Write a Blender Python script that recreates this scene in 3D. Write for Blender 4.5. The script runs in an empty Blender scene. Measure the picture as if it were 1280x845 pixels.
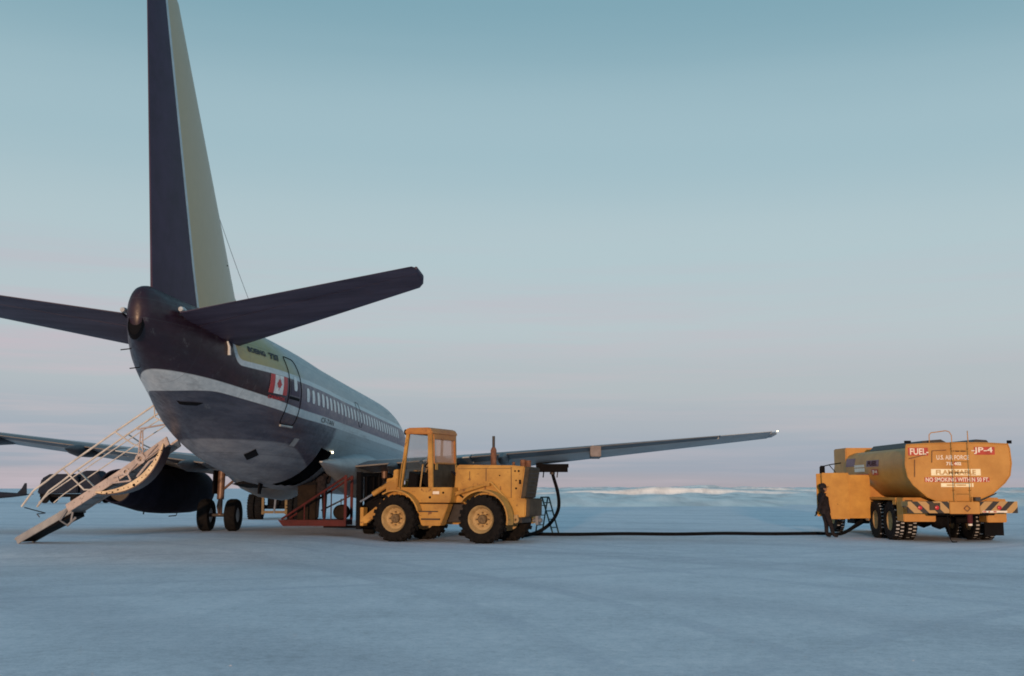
import bpy, math, random
import numpy as np
from mathutils import Vector, Matrix
random.seed(7)
R = math.radians
scene = bpy.context.scene
COL = scene.collection

# ------------------------------------------------------------------ camera
cam_d = bpy.data.cameras.new('camera'); cam = bpy.data.objects.new('camera', cam_d); COL.objects.link(cam)
cam_d.sensor_width = 36.0; cam_d.lens = 39.375
cam_d.clip_start = 0.1; cam_d.clip_end = 20000
cam.location = (0, 0, 1.5); cam.rotation_euler = (R(90 + 7.648), 0, 0)
scene.camera = cam
scene.render.resolution_x = 1024; scene.render.resolution_y = 676
# ------------------------------------------------------------------ sun + sky
SUN_AZ = R(7)          # behind the camera, a little to its left
SUN_EL = R(3.0)
sun_dir = Vector((-math.sin(SUN_AZ)*math.cos(SUN_EL), -math.cos(SUN_AZ)*math.cos(SUN_EL), math.sin(SUN_EL)))
sd = bpy.data.lights.new('low_sun', 'SUN'); sun = bpy.data.objects.new('low_sun', sd); COL.objects.link(sun)
sd.energy = 2.0; sd.angle = R(0.6); sd.color = (1.0, 0.60, 0.34)
sun.rotation_euler = sun_dir.to_track_quat('Z', 'Y').to_euler()
world = bpy.data.worlds.new('World'); scene.world = world; world.use_nodes = True
wt = world.node_tree; wn = wt.nodes; wl = wt.links
for n in list(wn): wn.remove(n)
def srgb(r, g, b):
    def f(c):
        c /= 255.0
        return c/12.92 if c <= 0.04045 else ((c+0.055)/1.055)**2.4
    return (f(r), f(g), f(b), 1.0)
def build_sky():
    out = wn.new('ShaderNodeOutputWorld'); bg = wn.new('ShaderNodeBackground'); bg.inputs['Strength'].default_value = 0.10
    sky = wn.new('ShaderNodeTexSky'); sky.sky_type = 'NISHITA'; sky.sun_disc = False
    sky.sun_elevation = SUN_EL; sky.sun_rotation = math.atan2(sun_dir.x, sun_dir.y)
    sky.air_density = 1.0; sky.dust_density = 1.0; sky.ozone_density = 2.0
    tc = wn.new('ShaderNodeTexCoord'); sep = wn.new('ShaderNodeSeparateXYZ'); wl.new(tc.outputs['Generated'], sep.inputs[0])
    # elevation tint of the arctic twilight: teal zenith, pale band, mauve belt, blue shadow band on the horizon
    noi = wn.new('ShaderNodeTexNoise'); noi.inputs['Scale'].default_value = 2.2; noi.inputs['Detail'].default_value = 4
    mp = wn.new('ShaderNodeMapping'); mp.inputs['Scale'].default_value = (0.9, 0.9, 14); mp.inputs['Rotation'].default_value = (R(1), R(1.5), 0)
    wl.new(tc.outputs['Generated'], mp.inputs[0]); wl.new(mp.outputs[0], noi.inputs['Vector'])
    ma = wn.new('ShaderNodeMath'); ma.operation = 'MULTIPLY_ADD'; ma.inputs[1].default_value = 0.016; 
    sb = wn.new('ShaderNodeMath'); sb.operation = 'SUBTRACT'; sb.inputs[1].default_value = 0.5; wl.new(noi.outputs['Fac'], sb.inputs[0])
    # the western side of the sky is a touch lower on the ramp (pinker)
    mx = wn.new('ShaderNodeMath'); mx.operation = 'MULTIPLY_ADD'; mx.inputs[1].default_value = 0.015
    wl.new(sep.outputs['X'], mx.inputs[0]); wl.new(sep.outputs['Z'], mx.inputs[2])
    # clouds streaks fade out overhead
    wl.new(sb.outputs[0], ma.inputs[0]); wl.new(mx.outputs[0], ma.inputs[2])
    ramp = wn.new('ShaderNodeValToRGB'); cr = ramp.color_ramp; cr.interpolation = 'EASE'
    stops = [(0.0, (156, 150, 158)), (0.007, (153, 153, 163)), (0.018, (143, 153, 168)), (0.036, (143, 155, 171)), (0.06, (153, 161, 173)), (0.095, (162, 169, 176)), (0.15, (167, 178, 183)),
             (0.21, (163, 180, 185)), (0.30, (147, 172, 180)), (0.42, (116, 151, 163)), (0.62, (98, 139, 157)), (1.0, (84, 126, 154))]
    cr.elements[0].position = stops[0][0]; cr.elements[0].color = srgb(*stops[0][1])
    cr.elements[1].position = stops[-1][0]; cr.elements[1].color = srgb(*stops[-1][1])
    for p, c in stops[1:-1]:
        e = cr.elements.new(p); e.color = srgb(*c)
    wl.new(ma.outputs[0], ramp.inputs[0])
    n2 = wn.new('ShaderNodeTexNoise'); n2.inputs['Scale'].default_value = 2.6; n2.inputs['Detail'].default_value = 7; n2.inputs['Roughness'].default_value = 0.6
    mp2 = wn.new('ShaderNodeMapping'); mp2.inputs['Scale'].default_value = (1.0, 1.0, 22); mp2.inputs['Rotation'].default_value = (R(-1.5), R(2.0), 0)
    wl.new(tc.outputs['Generated'], mp2.inputs[0]); wl.new(mp2.outputs[0], n2.inputs['Vector'])
    c1 = wn.new('ShaderNodeMapRange'); c1.inputs[1].default_value = 0.44; c1.inputs[2].default_value = 0.64; wl.new(n2.outputs['Fac'], c1.inputs[0])
    c2 = wn.new('ShaderNodeMapRange'); c2.interpolation_type = 'SMOOTHSTEP'; c2.inputs[1].default_value = 0.24; c2.inputs[2].default_value = 0.13; wl.new(sep.outputs['Z'], c2.inputs[0])
    c3 = wn.new('ShaderNodeMapRange'); c3.inputs[1].default_value = 0.35; c3.inputs[2].default_value = -0.45; c3.inputs[3].default_value = 0.30; c3.inputs[4].default_value = 1.0; wl.new(sep.outputs['X'], c3.inputs[0])
    k1 = wn.new('ShaderNodeMath'); k1.operation = 'MULTIPLY'; wl.new(c1.outputs[0], k1.inputs[0]); wl.new(c2.outputs[0], k1.inputs[1])
    k2 = wn.new('ShaderNodeMath'); k2.operation = 'MULTIPLY'; wl.new(k1.outputs[0], k2.inputs[0]); wl.new(c3.outputs[0], k2.inputs[1])
    cm = wn.new('ShaderNodeMix'); cm.data_type = 'RGBA'; wl.new(k2.outputs[0], cm.inputs[0]); wl.new(ramp.outputs[0], cm.inputs[6]); cm.inputs[7].default_value = srgb(176, 168, 177)
    sc = wn.new('ShaderNodeVectorMath'); sc.operation = 'SCALE'; sc.inputs['Scale'].default_value = 9.4
    wl.new(cm.outputs[2], sc.inputs[0])
    s2 = wn.new('ShaderNodeVectorMath'); s2.operation = 'SCALE'; s2.inputs['Scale'].default_value = 0.22
    wl.new(sky.outputs[0], s2.inputs[0])
    ad = wn.new('ShaderNodeVectorMath'); ad.operation = 'ADD'
    wl.new(sc.outputs[0], ad.inputs[0]); wl.new(s2.outputs[0], ad.inputs[1])
    wl.new(ad.outputs[0], bg.inputs['Color']); wl.new(bg.outputs[0], out.inputs[0])
build_sky()
vs = scene.view_settings; vs.view_transform = 'Standard'; vs.look = 'None'; vs.exposure = 0.28; vs.gamma = 1.0
scene.render.engine = 'CYCLES'
scene.cycles.pixel_filter_type = 'BLACKMAN_HARRIS'; scene.cycles.filter_width = 1.8

# ------------------------------------------------------------------ materials
def mat_base(name, rough=0.5, metal=0.0, spec=0.5):
    m = bpy.data.materials.new(name); m.use_nodes = True
    b = m.node_tree.nodes['Principled BSDF']; b.inputs['Roughness'].default_value = rough
    b.inputs['Metallic'].default_value = metal; b.inputs['Specular IOR Level'].default_value = spec
    return m, m.node_tree.nodes, m.node_tree.links, b
def mottled(name, c1, c2, scale=3.0, rough=0.5, metal=0.0, bump=0.0, stretch=(1, 1, 1), lo=0.35, hi=0.65, c3=None, spec=0.5, rough2=None, bdist=0.02):
    m, n, l, b = mat_base(name, rough, metal, spec)
    tc = n.new('ShaderNodeTexCoord'); mp = n.new('ShaderNodeMapping'); mp.inputs['Scale'].default_value = stretch
    l.new(tc.outputs['Object'], mp.inputs[0])
    t = n.new('ShaderNodeTexNoise'); t.inputs['Scale'].default_value = scale; t.inputs['Detail'].default_value = 8; t.inputs['Roughness'].default_value = 0.62
    l.new(mp.outputs[0], t.inputs['Vector'])
    r = n.new('ShaderNodeValToRGB'); r.color_ramp.elements[0].position = lo; r.color_ramp.elements[1].position = hi
    r.color_ramp.elements[0].color = (*c1, 1); r.color_ramp.elements[1].color = (*c2, 1)
    l.new(t.outputs['Fac'], r.inputs[0]); src = r.outputs[0]
    if c3 is not None:      # chips and grime spots
        t2 = n.new('ShaderNodeTexNoise'); t2.inputs['Scale'].default_value = scale*5; t2.inputs['Detail'].default_value = 6
        l.new(mp.outputs[0], t2.inputs['Vector'])
        r2 = n.new('ShaderNodeValToRGB'); r2.color_ramp.elements[0].position = 0.62; r2.color_ramp.elements[1].position = 0.70
        l.new(t2.outputs['Fac'], r2.inputs[0])
        mx = n.new('ShaderNodeMix'); mx.data_type = 'RGBA'; l.new(r2.outputs[0], mx.inputs[0]); l.new(src, mx.inputs[6]); mx.inputs[7].default_value = (*c3, 1)
        src = mx.outputs[2]
    l.new(src, b.inputs['Base Color'])
    if rough2 is not None:
        mr = n.new('ShaderNodeMapRange'); mr.inputs[3].default_value = rough; mr.inputs[4].default_value = rough2
        l.new(t.outputs['Fac'], mr.inputs[0]); l.new(mr.outputs[0], b.inputs['Roughness'])
    if bump:
        bp = n.new('ShaderNodeBump'); bp.inputs['Strength'].default_value = bump; bp.inputs['Distance'].default_value = bdist
        l.new(t.outputs['Fac'], bp.inputs['Height']); l.new(bp.outputs[0], b.inputs['Normal'])
    return m
def flat(name, c, rough=0.5, metal=0.0, spec=0.5):
    return mottled(name, tuple(v*0.8 for v in c), tuple(min(1, v*1.15) for v in c), 6.0, rough, metal, spec=spec)
M = {}
M['loader_yellow'] = mottled('loader_yellow', (0.38, 0.195, 0.045), (0.60, 0.34, 0.08), 1.6, 0.55, bump=0.10, c3=(0.22, 0.10, 0.035))
M['loader_roof'] = mottled('loader_roof', (0.36, 0.14, 0.05), (0.52, 0.24, 0.06), 2.5, 0.6, bump=0.10, c3=(0.2, 0.09, 0.04))
M['rim_cream'] = mottled('rim_cream', (0.34, 0.22, 0.09), (0.50, 0.35, 0.16), 5, 0.7, c3=(0.16, 0.09, 0.04))
M['truck_yellow'] = mottled('truck_yellow', (0.45, 0.205, 0.036), (0.58, 0.285, 0.060), 1.5, 0.5, bump=0.06, c3=(0.50, 0.22, 0.04))
M['door_yellow'] = mottled('door_yellow', (0.46, 0.215, 0.028), (0.60, 0.31, 0.048), 2.5, 0.42, bump=0.12)
M['rubber'] = mottled('rubber', (0.006, 0.006, 0.007), (0.014, 0.013, 0.013), 8, 0.9, bump=0.2, spec=0.15)
M['snowy_tread'] = mottled('snowy_tread', (0.008, 0.008, 0.009), (0.04, 0.045, 0.05), 9, 0.9, lo=0.5, hi=0.8, spec=0.15)
M['tread_snow'] = mottled('tread_snow', (0.35, 0.36, 0.38), (0.6, 0.62, 0.64), 12, 0.9)
M['black'] = flat('black_steel', (0.006, 0.006, 0.008), 0.8, spec=0.12)
M['dark_steel'] = flat('dark_steel', (0.05, 0.045, 0.045), 0.55, 0.3)
M['grey_steel'] = flat('grey_steel', (0.25, 0.25, 0.26), 0.45, 0.5)
M['rust'] = mottled('rusty_steel', (0.12, 0.05, 0.03), (0.24, 0.11, 0.06), 9, 0.8)
M['hub_dirty'] = mottled('hub_dirty', (0.08, 0.05, 0.03), (0.24, 0.17, 0.09), 14, 0.8, spec=0.2)
M['chrome'] = flat('bright_metal', (0.6, 0.6, 0.62), 0.25, 0.9)
M['glass_tint'] = None
M['dark_panel'] = mottled('dark_panel', (0.05, 0.04, 0.03), (0.085, 0.07, 0.052), 4, 0.7, spec=0.2)
M['case_brown'] = mottled('case_brown', (0.012, 0.009, 0.008), (0.025, 0.018, 0.014), 4, 0.8, spec=0.1)
M['red_paint'] = mottled('red_paint', (0.055, 0.012, 0.014), (0.10, 0.020, 0.022), 4, 0.7, c3=(0.05, 0.02, 0.02), spec=0.2)  # red darkened to carry the shade the platform stands in
M['sign_red'] = flat('sign_red', (0.46, 0.05, 0.03), 0.5)
M['sign_white'] = mottled('reflective_white', (0.80, 0.72, 0.60), (0.92, 0.86, 0.74), 6, 0.4)
M['sign_cream'] = mottled('reflective_cream', (0.93, 0.82, 0.52), (0.98, 0.92, 0.66), 7, 0.4)
M['letter_tan'] = flat('faded_letter', (0.55, 0.33, 0.12), 0.6)
M['letter_black'] = flat('letter_black', (0.02, 0.02, 0.025), 0.6)
M['cloth'] = mottled('dark_cloth', (0.012, 0.011, 0.014), (0.034, 0.030, 0.034), 12, 0.95, bump=0.6, spec=0.1)
M['skin'] = flat('skin', (0.35, 0.20, 0.14), 0.6)
M['green_ladder'] = flat('dark_green_paint', (0.02, 0.045, 0.04), 0.6)
M['hose'] = flat('hose_rubber', (0.006, 0.0065, 0.008), 0.85, spec=0.1)
M['alu'] = mottled('weathered_aluminium', (0.30, 0.32, 0.34), (0.44, 0.46, 0.48), 1.2, 0.42, 0.35, stretch=(1, 3, 1))
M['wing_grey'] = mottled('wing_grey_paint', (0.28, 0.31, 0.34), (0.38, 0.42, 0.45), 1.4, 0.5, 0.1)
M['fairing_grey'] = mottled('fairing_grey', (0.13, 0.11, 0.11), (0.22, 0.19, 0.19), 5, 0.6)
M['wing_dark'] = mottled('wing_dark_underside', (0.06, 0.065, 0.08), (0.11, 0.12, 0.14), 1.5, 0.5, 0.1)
M['purple'] = mottled('dark_purple_paint', (0.024, 0.009, 0.036), (0.042, 0.019, 0.060), 1.6, 0.5, spec=0.3)
M['stab_paint'] = mottled('stabilizer_paint', (0.034, 0.024, 0.046), (0.075, 0.060, 0.095), 1.1, 0.55, spec=0.3, stretch=(0.5, 3, 1))
M['maroon'] = mottled('maroon_paint', (0.020, 0.006, 0.012), (0.034, 0.009, 0.018), 2.0, 0.35)
M['fin_cream'] = None
M['white_paint'] = mottled('frosted_white_paint', (0.50, 0.54, 0.56), (0.64, 0.68, 0.70), 3, 0.5)
M['stair_pink'] = mottled('stair_sunlit_pink', (0.36, 0.31, 0.30), (0.54, 0.46, 0.43), 3, 0.6, c3=(0.16, 0.12, 0.11))  # pink of the low sun put into the stair colour, plus grime spots
M['stair_grey'] = mottled('stair_grey', (0.20, 0.21, 0.23), (0.32, 0.33, 0.34), 4, 0.6)
M['door_inner'] = mottled('door_inner_frame', (0.58, 0.44, 0.28), (0.80, 0.64, 0.42), 5, 0.55, c3=(0.10, 0.07, 0.05))
M['rail'] = mottled('handrail_cream', (0.48, 0.45, 0.41), (0.70, 0.67, 0.62), 6, 0.4)
M['nacelle'] = mottled('nacelle_dark', (0.010, 0.010, 0.018), (0.020, 0.020, 0.034), 1.5, 0.8, spec=0.05)
M['gear_metal'] = mottled('gear_strut', (0.13, 0.08, 0.065), (0.20, 0.13, 0.10), 6, 0.45, 0.2)
M['flag_red'] = flat('flag_red', (0.50, 0.035, 0.04), 0.5)
M['flag_white'] = flat('flag_white', (0.72, 0.72, 0.72), 0.5)
M['yellow_dull'] = mottled('dull_yellow_frame', (0.10, 0.06, 0.02), (0.18, 0.11, 0.03), 4, 0.6)
M['far_dark'] = mottled('far_dark_hazed', (0.018, 0.024, 0.038), (0.028, 0.034, 0.05), 1, 0.9, spec=0.1)  # bluish cast of distant haze put into the dark colour
M['far_white'] = flat('far_white', (0.5, 0.5, 0.5), 0.6)
def glass(name, col, alpha=0.35, rough=0.08):
    m, n, l, b = mat_base(name, rough); b.inputs['Base Color'].default_value = (*col, 1); b.inputs['Alpha'].default_value = alpha
    return m
M['cab_glass'] = glass('frosted_cab_glass', (0.80, 0.50, 0.36), 0.50, 0.4)  # glow of the sky behind the pane put into its warm colour
M['clear_glass'] = glass('clear_cab_glass', (0.35, 0.42, 0.46), 0.25, 0.05)
M['window'] = flat('cabin_window_shade', (0.62, 0.66, 0.68), 0.3)
def emit(name, c, s):
    m, n, l, b = mat_base(name); b.inputs['Emission Color'].default_value = (*c, 1); b.inputs['Emission Strength'].default_value = s
    b.inputs['Base Color'].default_value = (*c, 1); return m
M['lamp'] = emit('lit_lamp', (1.0, 0.85, 0.55), 5.0)
M['tail_lamp'] = flat('tail_lamp_red', (0.5, 0.02, 0.03), 0.25)

def stripes(name, ang):
    m, n, l, b = mat_base(name, 0.55)
    tc = n.new('ShaderNodeTexCoord'); mp = n.new('ShaderNodeMapping'); mp.inputs['Rotation'].default_value = (R(ang), 0, 0)
    l.new(tc.outputs['Object'], mp.inputs[0]); sp = n.new('ShaderNodeSeparateXYZ'); l.new(mp.outputs[0], sp.inputs[0])
    f = n.new('ShaderNodeMath'); f.operation = 'MULTIPLY'; f.inputs[1].default_value = 3.4; l.new(sp.outputs['Y'], f.inputs[0])
    fr = n.new('ShaderNodeMath'); fr.operation = 'FRACT'; l.new(f.outputs[0], fr.inputs[0])
    g = n.new('ShaderNodeMath'); g.operation = 'GREATER_THAN'; g.inputs[1].default_value = 0.56; l.new(fr.outputs[0], g.inputs[0])
    mx = n.new('ShaderNodeMix'); mx.data_type = 'RGBA'; mx.inputs[6].default_value = (0.48, 0.29, 0.11, 1); mx.inputs[7].default_value = (0.020, 0.018, 0.018, 1)
    l.new(g.outputs[0], mx.inputs[0]); l.new(mx.outputs[2], b.inputs['Base Color'])
    return m
M['stripe_l'] = stripes('hazard_stripes_left', 45); M['stripe_r'] = stripes('hazard_stripes_right', -45)

# ------------------------------------------------------------------ mesh helpers
class MB:
    def __init__(s): s.v = []; s.f = []
    def add(s, vs, fs, mtx=None):
        o = len(s.v)
        for p in vs:
            p = Vector(p)
            if mtx is not None: p = mtx @ p
            s.v.append(tuple(p))
        for f in fs: s.f.append(tuple(i + o for i in f))
        return s
    def box(s, c, d, rot=None):
        x, y, z = d[0]/2, d[1]/2, d[2]/2
        vs = [(-x,-y,-z),(x,-y,-z),(x,y,-z),(-x,y,-z),(-x,-y,z),(x,-y,z),(x,y,z),(-x,y,z)]
        m = Matrix.Translation(c)
        if rot is not None: m = m @ rot
        return s.add(vs, [(0,3,2,1),(4,5,6,7),(0,1,5,4),(1,2,6,5),(2,3,7,6),(3,0,4,7)], m)
    def b2(s, lo, hi):
        return s.box([(a+b)/2 for a, b in zip(lo, hi)], [abs(b-a) for a, b in zip(lo, hi)])
    def prism(s, pts, axis, a, b):
        # pts 2D polygon; axis 'y': pts=(x,z); 'x': pts=(y,z); 'z': pts=(x,y)
        def mk(p, t): return (p[0], t, p[1]) if axis == 'y' else ((t, p[0], p[1]) if axis == 'x' else (p[0], p[1], t))
        n = len(pts); vs = [mk(p, a) for p in pts] + [mk(p, b) for p in pts]
        fs = [tuple(range(n)), tuple(range(2*n-1, n-1, -1))] + [(i, i+n, (i+1) % n + n, (i+1) % n) for i in range(n)]
        return s.add(vs, fs)
    def tube(s, pts, r, n=10, cap=True):
        pts = [Vector(p) for p in pts]; rs = r if isinstance(r, (list, tuple)) else [r]*len(pts)
        vs = []; prev = None
        for i, p in enumerate(pts):
            t = (pts[min(i+1, len(pts)-1)] - pts[max(i-1, 0)]).normalized()
            if prev is None:
                u = t.orthogonal().normalized()
            else:
                u = (prev - t*prev.dot(t))
                u = u.normalized() if u.length > 1e-6 else t.orthogonal().normalized()
            prev = u; w = t.cross(u)
            for k in range(n):
                a = 2*math.pi*k/n; vs.append(p + (u*math.cos(a) + w*math.sin(a))*rs[i])
        fs = []
        for i in range(len(pts)-1):
            for k in range(n):
                a, b = i*n+k, i*n+(k+1) % n; fs.append((a, b, b+n, a+n))
        if cap: fs.append(tuple(range(n-1, -1, -1))); fs.append(tuple(range((len(pts)-1)*n, len(pts)*n)))
        return s.add(vs, fs)
    def lathe(s, prof, n=32, mtx=None, axis='y', caps=True):
        # prof: list of (r, t) along axis; closed caps if r=0 at ends
        vs = []; fs = []
        for (r, t) in prof:
            for k in range(n):
                a = 2*math.pi*k/n; c, d = r*math.cos(a), r*math.sin(a)
                vs.append({'y': (c, t, d), 'x': (t, c, d), 'z': (c, d, t)}[axis])
        for i in range(len(prof)-1):
            for k in range(n):
                a, b = i*n+k, i*n+(k+1) % n; fs.append((a, b, b+n, a+n))
        if caps: fs.append(tuple(range(n))); fs.append(tuple(range(len(prof)*n-1, (len(prof)-1)*n-1, -1)))
        return s.add(vs, fs, mtx)
    def build(s, name, m, parent=None, smooth=True, bevel=0.0, ang=35, loc=None):
        me = bpy.data.meshes.new(name); me.from_pydata(s.v, [], s.f); me.update()
        import bmesh
        bm = bmesh.new(); bm.from_mesh(me); bmesh.ops.recalc_face_normals(bm, faces=bm.faces)
        if bevel > 0:
            ed = [e for e in bm.edges if len(e.link_faces) == 2 and e.calc_face_angle(0) > R(30)]
            try: bmesh.ops.bevel(bm, geom=ed, offset=bevel, segments=2, affect='EDGES', clamp_overlap=True)
            except Exception: pass
        if smooth:
            for f in bm.faces: f.smooth = True
            for e in bm.edges:
                if len(e.link_faces) == 2 and e.calc_face_angle(0) > R(ang): e.smooth = False
        bm.to_mesh(me); bm.free()
        o = bpy.data.objects.new(name, me); COL.objects.link(o)
        if m is not None:
            for q in (m if isinstance(m, (list, tuple)) else [m]): me.materials.append(q)
        if parent is not None: o.parent = parent
        if loc is not None: o.location = loc
        return o
def tag(o, label=None, cat=None, group=None, kind=None):
    if label: o['label'] = label
    if cat: o['category'] = cat
    if group: o['group'] = group
    if kind: o['kind'] = kind
    return o
def empty(name, loc, rot=(0, 0, 0), label=None, cat=None, group=None):
    o = bpy.data.objects.new(name, None); COL.objects.link(o); o.location = loc; o.rotation_euler = rot
    o.empty_display_size = 0.3; return tag(o, label, cat, group)
def copy_tree(o, parent=None):
    c = o.copy(); COL.objects.link(c); c.parent = parent
    for ch in list(o.children): copy_tree(ch, c)
    return c
_tc = {}
def text_tris(txt, size=1.0, bold=0.0, spacing=1.0):
    cu = bpy.data.curves.new('t', 'FONT'); cu.body = txt; cu.size = size; cu.align_x = 'CENTER'; cu.align_y = 'CENTER'
    cu.offset = bold; cu.space_character = spacing; cu.resolution_u = 3
    o = bpy.data.objects.new('t', cu); COL.objects.link(o)
    bpy.context.view_layer.update()
    me = bpy.data.meshes.new_from_object(o.evaluated_get(bpy.context.evaluated_depsgraph_get()))
    vs = [tuple(v.co) for v in me.vertices]; fs = [tuple(p.vertices) for p in me.polygons]
    bpy.data.objects.remove(o); bpy.data.curves.remove(cu); bpy.data.meshes.remove(me)
    return vs, fs
def fit_text(txt, w, h, bold=0.02):
    vs, fs = text_tris(txt, 1.0, bold)
    xs = [v[0] for v in vs]; ys = [v[1] for v in vs]
    cx, cy = (min(xs)+max(xs))/2, (min(ys)+max(ys))/2; sx, sy = w/(max(xs)-min(xs)), h/(max(ys)-min(ys))
    return [((v[0]-cx)*sx, (v[1]-cy)*sy) for v in vs], fs

# ------------------------------------------------------------------ ground
def sstep(a, b, x):
    t = max(0.0, min(1.0, (x-a)/(b-a))); return t*t*(3-2*t)
def ground_h(x, y):     # the apron heaves very slightly under the aircraft
    return 0.14*sstep(-3.2, -6.0, x)*sstep(-60, -40, x)*sstep(22.0, 26.5, y)*(1-sstep(48.5, 54.0, y))
def build_ground():
    gx = [-9000, -2000, -500, -150] + [float(v) for v in range(-64, 7, 2)] + [20, 60, 150, 500, 2000, 9000]
    gy = [-3000, -500, -50, 0, 10] + [18 + .75*k for k in range(50)] + [62, 80, 120, 300, 1000, 4000, 12000]
    gx = sorted(set(gx + [-6.5, -5.5, -5.0, -4.5, -3.5, -3.0])); nx = len(gx)
    mb = MB(); mb.add([(x, y, ground_h(x, y)) for y in gy for x in gx], [(j*nx+i, j*nx+i+1, (j+1)*nx+i+1, (j+1)*nx+i) for j in range(len(gy)-1) for i in range(nx-1)])
    m, n, l, b = mat_base('packed_snow', 0.75, 0, 0.35)
    tc = n.new('ShaderNodeTexCoord')
    def noise(scale, stretch, det=8, rgh=0.6, rotz=0):
        mp = n.new('ShaderNodeMapping'); mp.inputs['Scale'].default_value = stretch; mp.inputs['Rotation'].default_value = (0, 0, rotz)
        l.new(tc.outputs['Object'], mp.inputs[0]); t = n.new('ShaderNodeTexNoise'); t.inputs['Scale'].default_value = scale
        t.inputs['Detail'].default_value = det; t.inputs['Roughness'].default_value = rgh; l.new(mp.outputs[0], t.inputs['Vector']); return t.outputs['Fac']
    a = noise(0.13, (1, 0.6, 1)); c = noise(1.1, (1, 0.55, 1), 10, 0.72, R(14)); d = noise(7, (1, 1, 1), 10, 0.8); e = noise(0.6, (0.25, 1.6, 1), 8, 0.65, R(28))
    def mul(x, y=None, k=None, op='MULTIPLY'):
        q = n.new('ShaderNodeMath'); q.operation = op; l.new(x, q.inputs[0])
        if y is not None: l.new(y, q.inputs[1])
        else: q.inputs[1].default_value = k
        return q.outputs[0]
    f = noise(26, (1, 1, 1), 6, 0.8)
    s = mul(mul(mul(mul(a, k=0.14), mul(c, k=0.16), op='ADD'), mul(mul(d, k=0.32), mul(e, k=0.10), op='ADD'), op='ADD'), mul(f, k=0.28), op='ADD')
    r = n.new('ShaderNodeValToRGB'); cr = r.color_ramp
    cr.elements[0].position = 0.43; cr.elements[0].color = (0.60, 0.60, 0.64, 1)
    cr.elements[1].position = 0.575; cr.elements[1].color = (0.99, 0.95, 0.98, 1)
    q = cr.elements.new(0.50); q.color = (0.79, 0.79, 0.84, 1)
    l.new(s, r.inputs[0])
    # oily drip stains under the parked machines and thin scraped streaks
    v = n.new('ShaderNodeTexNoise'); v.inputs['Scale'].default_value = 2.6; v.inputs['Detail'].default_value = 10; v.inputs['Roughness'].default_value = 0.8
    mp = n.new('ShaderNodeMapping'); mp.inputs['Scale'].default_value = (0.5, 0.9, 1); mp.inputs['Rotation'].default_value = (0, 0, R(24)); l.new(tc.outputs['Object'], mp.inputs[0]); l.new(mp.outputs[0], v.inputs['Vector'])
    r2 = n.new('ShaderNodeValToRGB'); r2.color_ramp.elements[0].position = 0.60; r2.color_ramp.elements[1].position = 0.72; l.new(v.outputs['Fac'], r2.inputs[0])
    mx = n.new('ShaderNodeMix'); mx.data_type = 'RGBA'; l.new(mul(r2.outputs[0], k=0.40), mx.inputs[0]); l.new(r.outputs[0], mx.inputs[6]); mx.inputs[7].default_value = (0.95, 0.96, 0.96, 1)
    # long curved vehicle tracks, a little darker and a little lighter
    wv = n.new('ShaderNodeTexWave'); wv.wave_type = 'RINGS'; wv.rings_direction = 'Z'; wv.inputs['Scale'].default_value = 0.045; wv.inputs['Distortion'].default_value = 3.0
    wv.inputs['Detail'].default_value = 3; wv.inputs['Detail Scale'].default_value = 0.6
    mp3 = n.new('ShaderNodeMapping'); mp3.inputs['Location'].default_value = (26, 5, 0); l.new(tc.outputs['Object'], mp3.inputs[0]); l.new(mp3.outputs[0], wv.inputs['Vector'])
    r3 = n.new('ShaderNodeValToRGB'); r3.color_ramp.elements[0].position = 0.0; r3.color_ramp.elements[0].color = (0.90, 0.90, 0.91, 1); r3.color_ramp.elements[1].position = 0.22; r3.color_ramp.elements[1].color = (1, 1, 1, 1); l.new(wv.outputs['Fac'], r3.inputs[0])
    m2 = n.new('ShaderNodeMix'); m2.data_type = 'RGBA'; m2.blend_type = 'MULTIPLY'; m2.inputs[0].default_value = 1.0; l.new(mx.outputs[2], m2.inputs[6]); l.new(r3.outputs[0], m2.inputs[7])
    sepg = n.new('ShaderNodeSeparateXYZ'); l.new(tc.outputs['Object'], sepg.inputs[0]); X_, Y_ = sepg.outputs['X'], sepg.outputs['Y']
    tr = None
    for cx, cy, rad, half, wd in ((-38, 2, 40.5, .95, .22), (-60, -20, 76, .95, .24), (34, -16, 40, 1.0, .24), (60, 70, 71, .95, .22), (-30, 70, 58, 1.0, .24), (10, -40, 66, .9, .20)):
        ux = mul(X_, k=-cx, op='ADD'); uy = mul(Y_, k=-cy, op='ADD'); ln = mul(mul(mul(ux, ux), mul(uy, uy), op='ADD'), k=0.5, op='POWER')
        q = mul(mul(ln, k=-rad, op='ADD'), k=0, op='ADD'); ab = n.new('ShaderNodeMath'); ab.operation = 'ABSOLUTE'; l.new(q, ab.inputs[0])
        q2 = mul(ab.outputs[0], k=-half, op='ADD'); ab2 = n.new('ShaderNodeMath'); ab2.operation = 'ABSOLUTE'; l.new(q2, ab2.inputs[0])
        mr = n.new('ShaderNodeMapRange'); mr.interpolation_type = 'SMOOTHSTEP'; mr.inputs[1].default_value = wd; mr.inputs[2].default_value = wd*.6; l.new(ab2.outputs[0], mr.inputs[0])
        tr = mr.outputs[0] if tr is None else mul(tr, mr.outputs[0], op='MAXIMUM')
    brk = n.new('ShaderNodeMapRange'); brk.inputs[1].default_value = 0.38; brk.inputs[2].default_value = 0.60; l.new(c, brk.inputs[0])
    tm = mul(tr, brk.outputs[0])
    m3 = n.new('ShaderNodeMix'); m3.data_type = 'RGBA'; m3.blend_type = 'MULTIPLY'; l.new(mul(tm, k=0.38), m3.inputs[0]); l.new(m2.outputs[2], m3.inputs[6]); m3.inputs[7].default_value = (0.62, 0.64, 0.70, 1)
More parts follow.
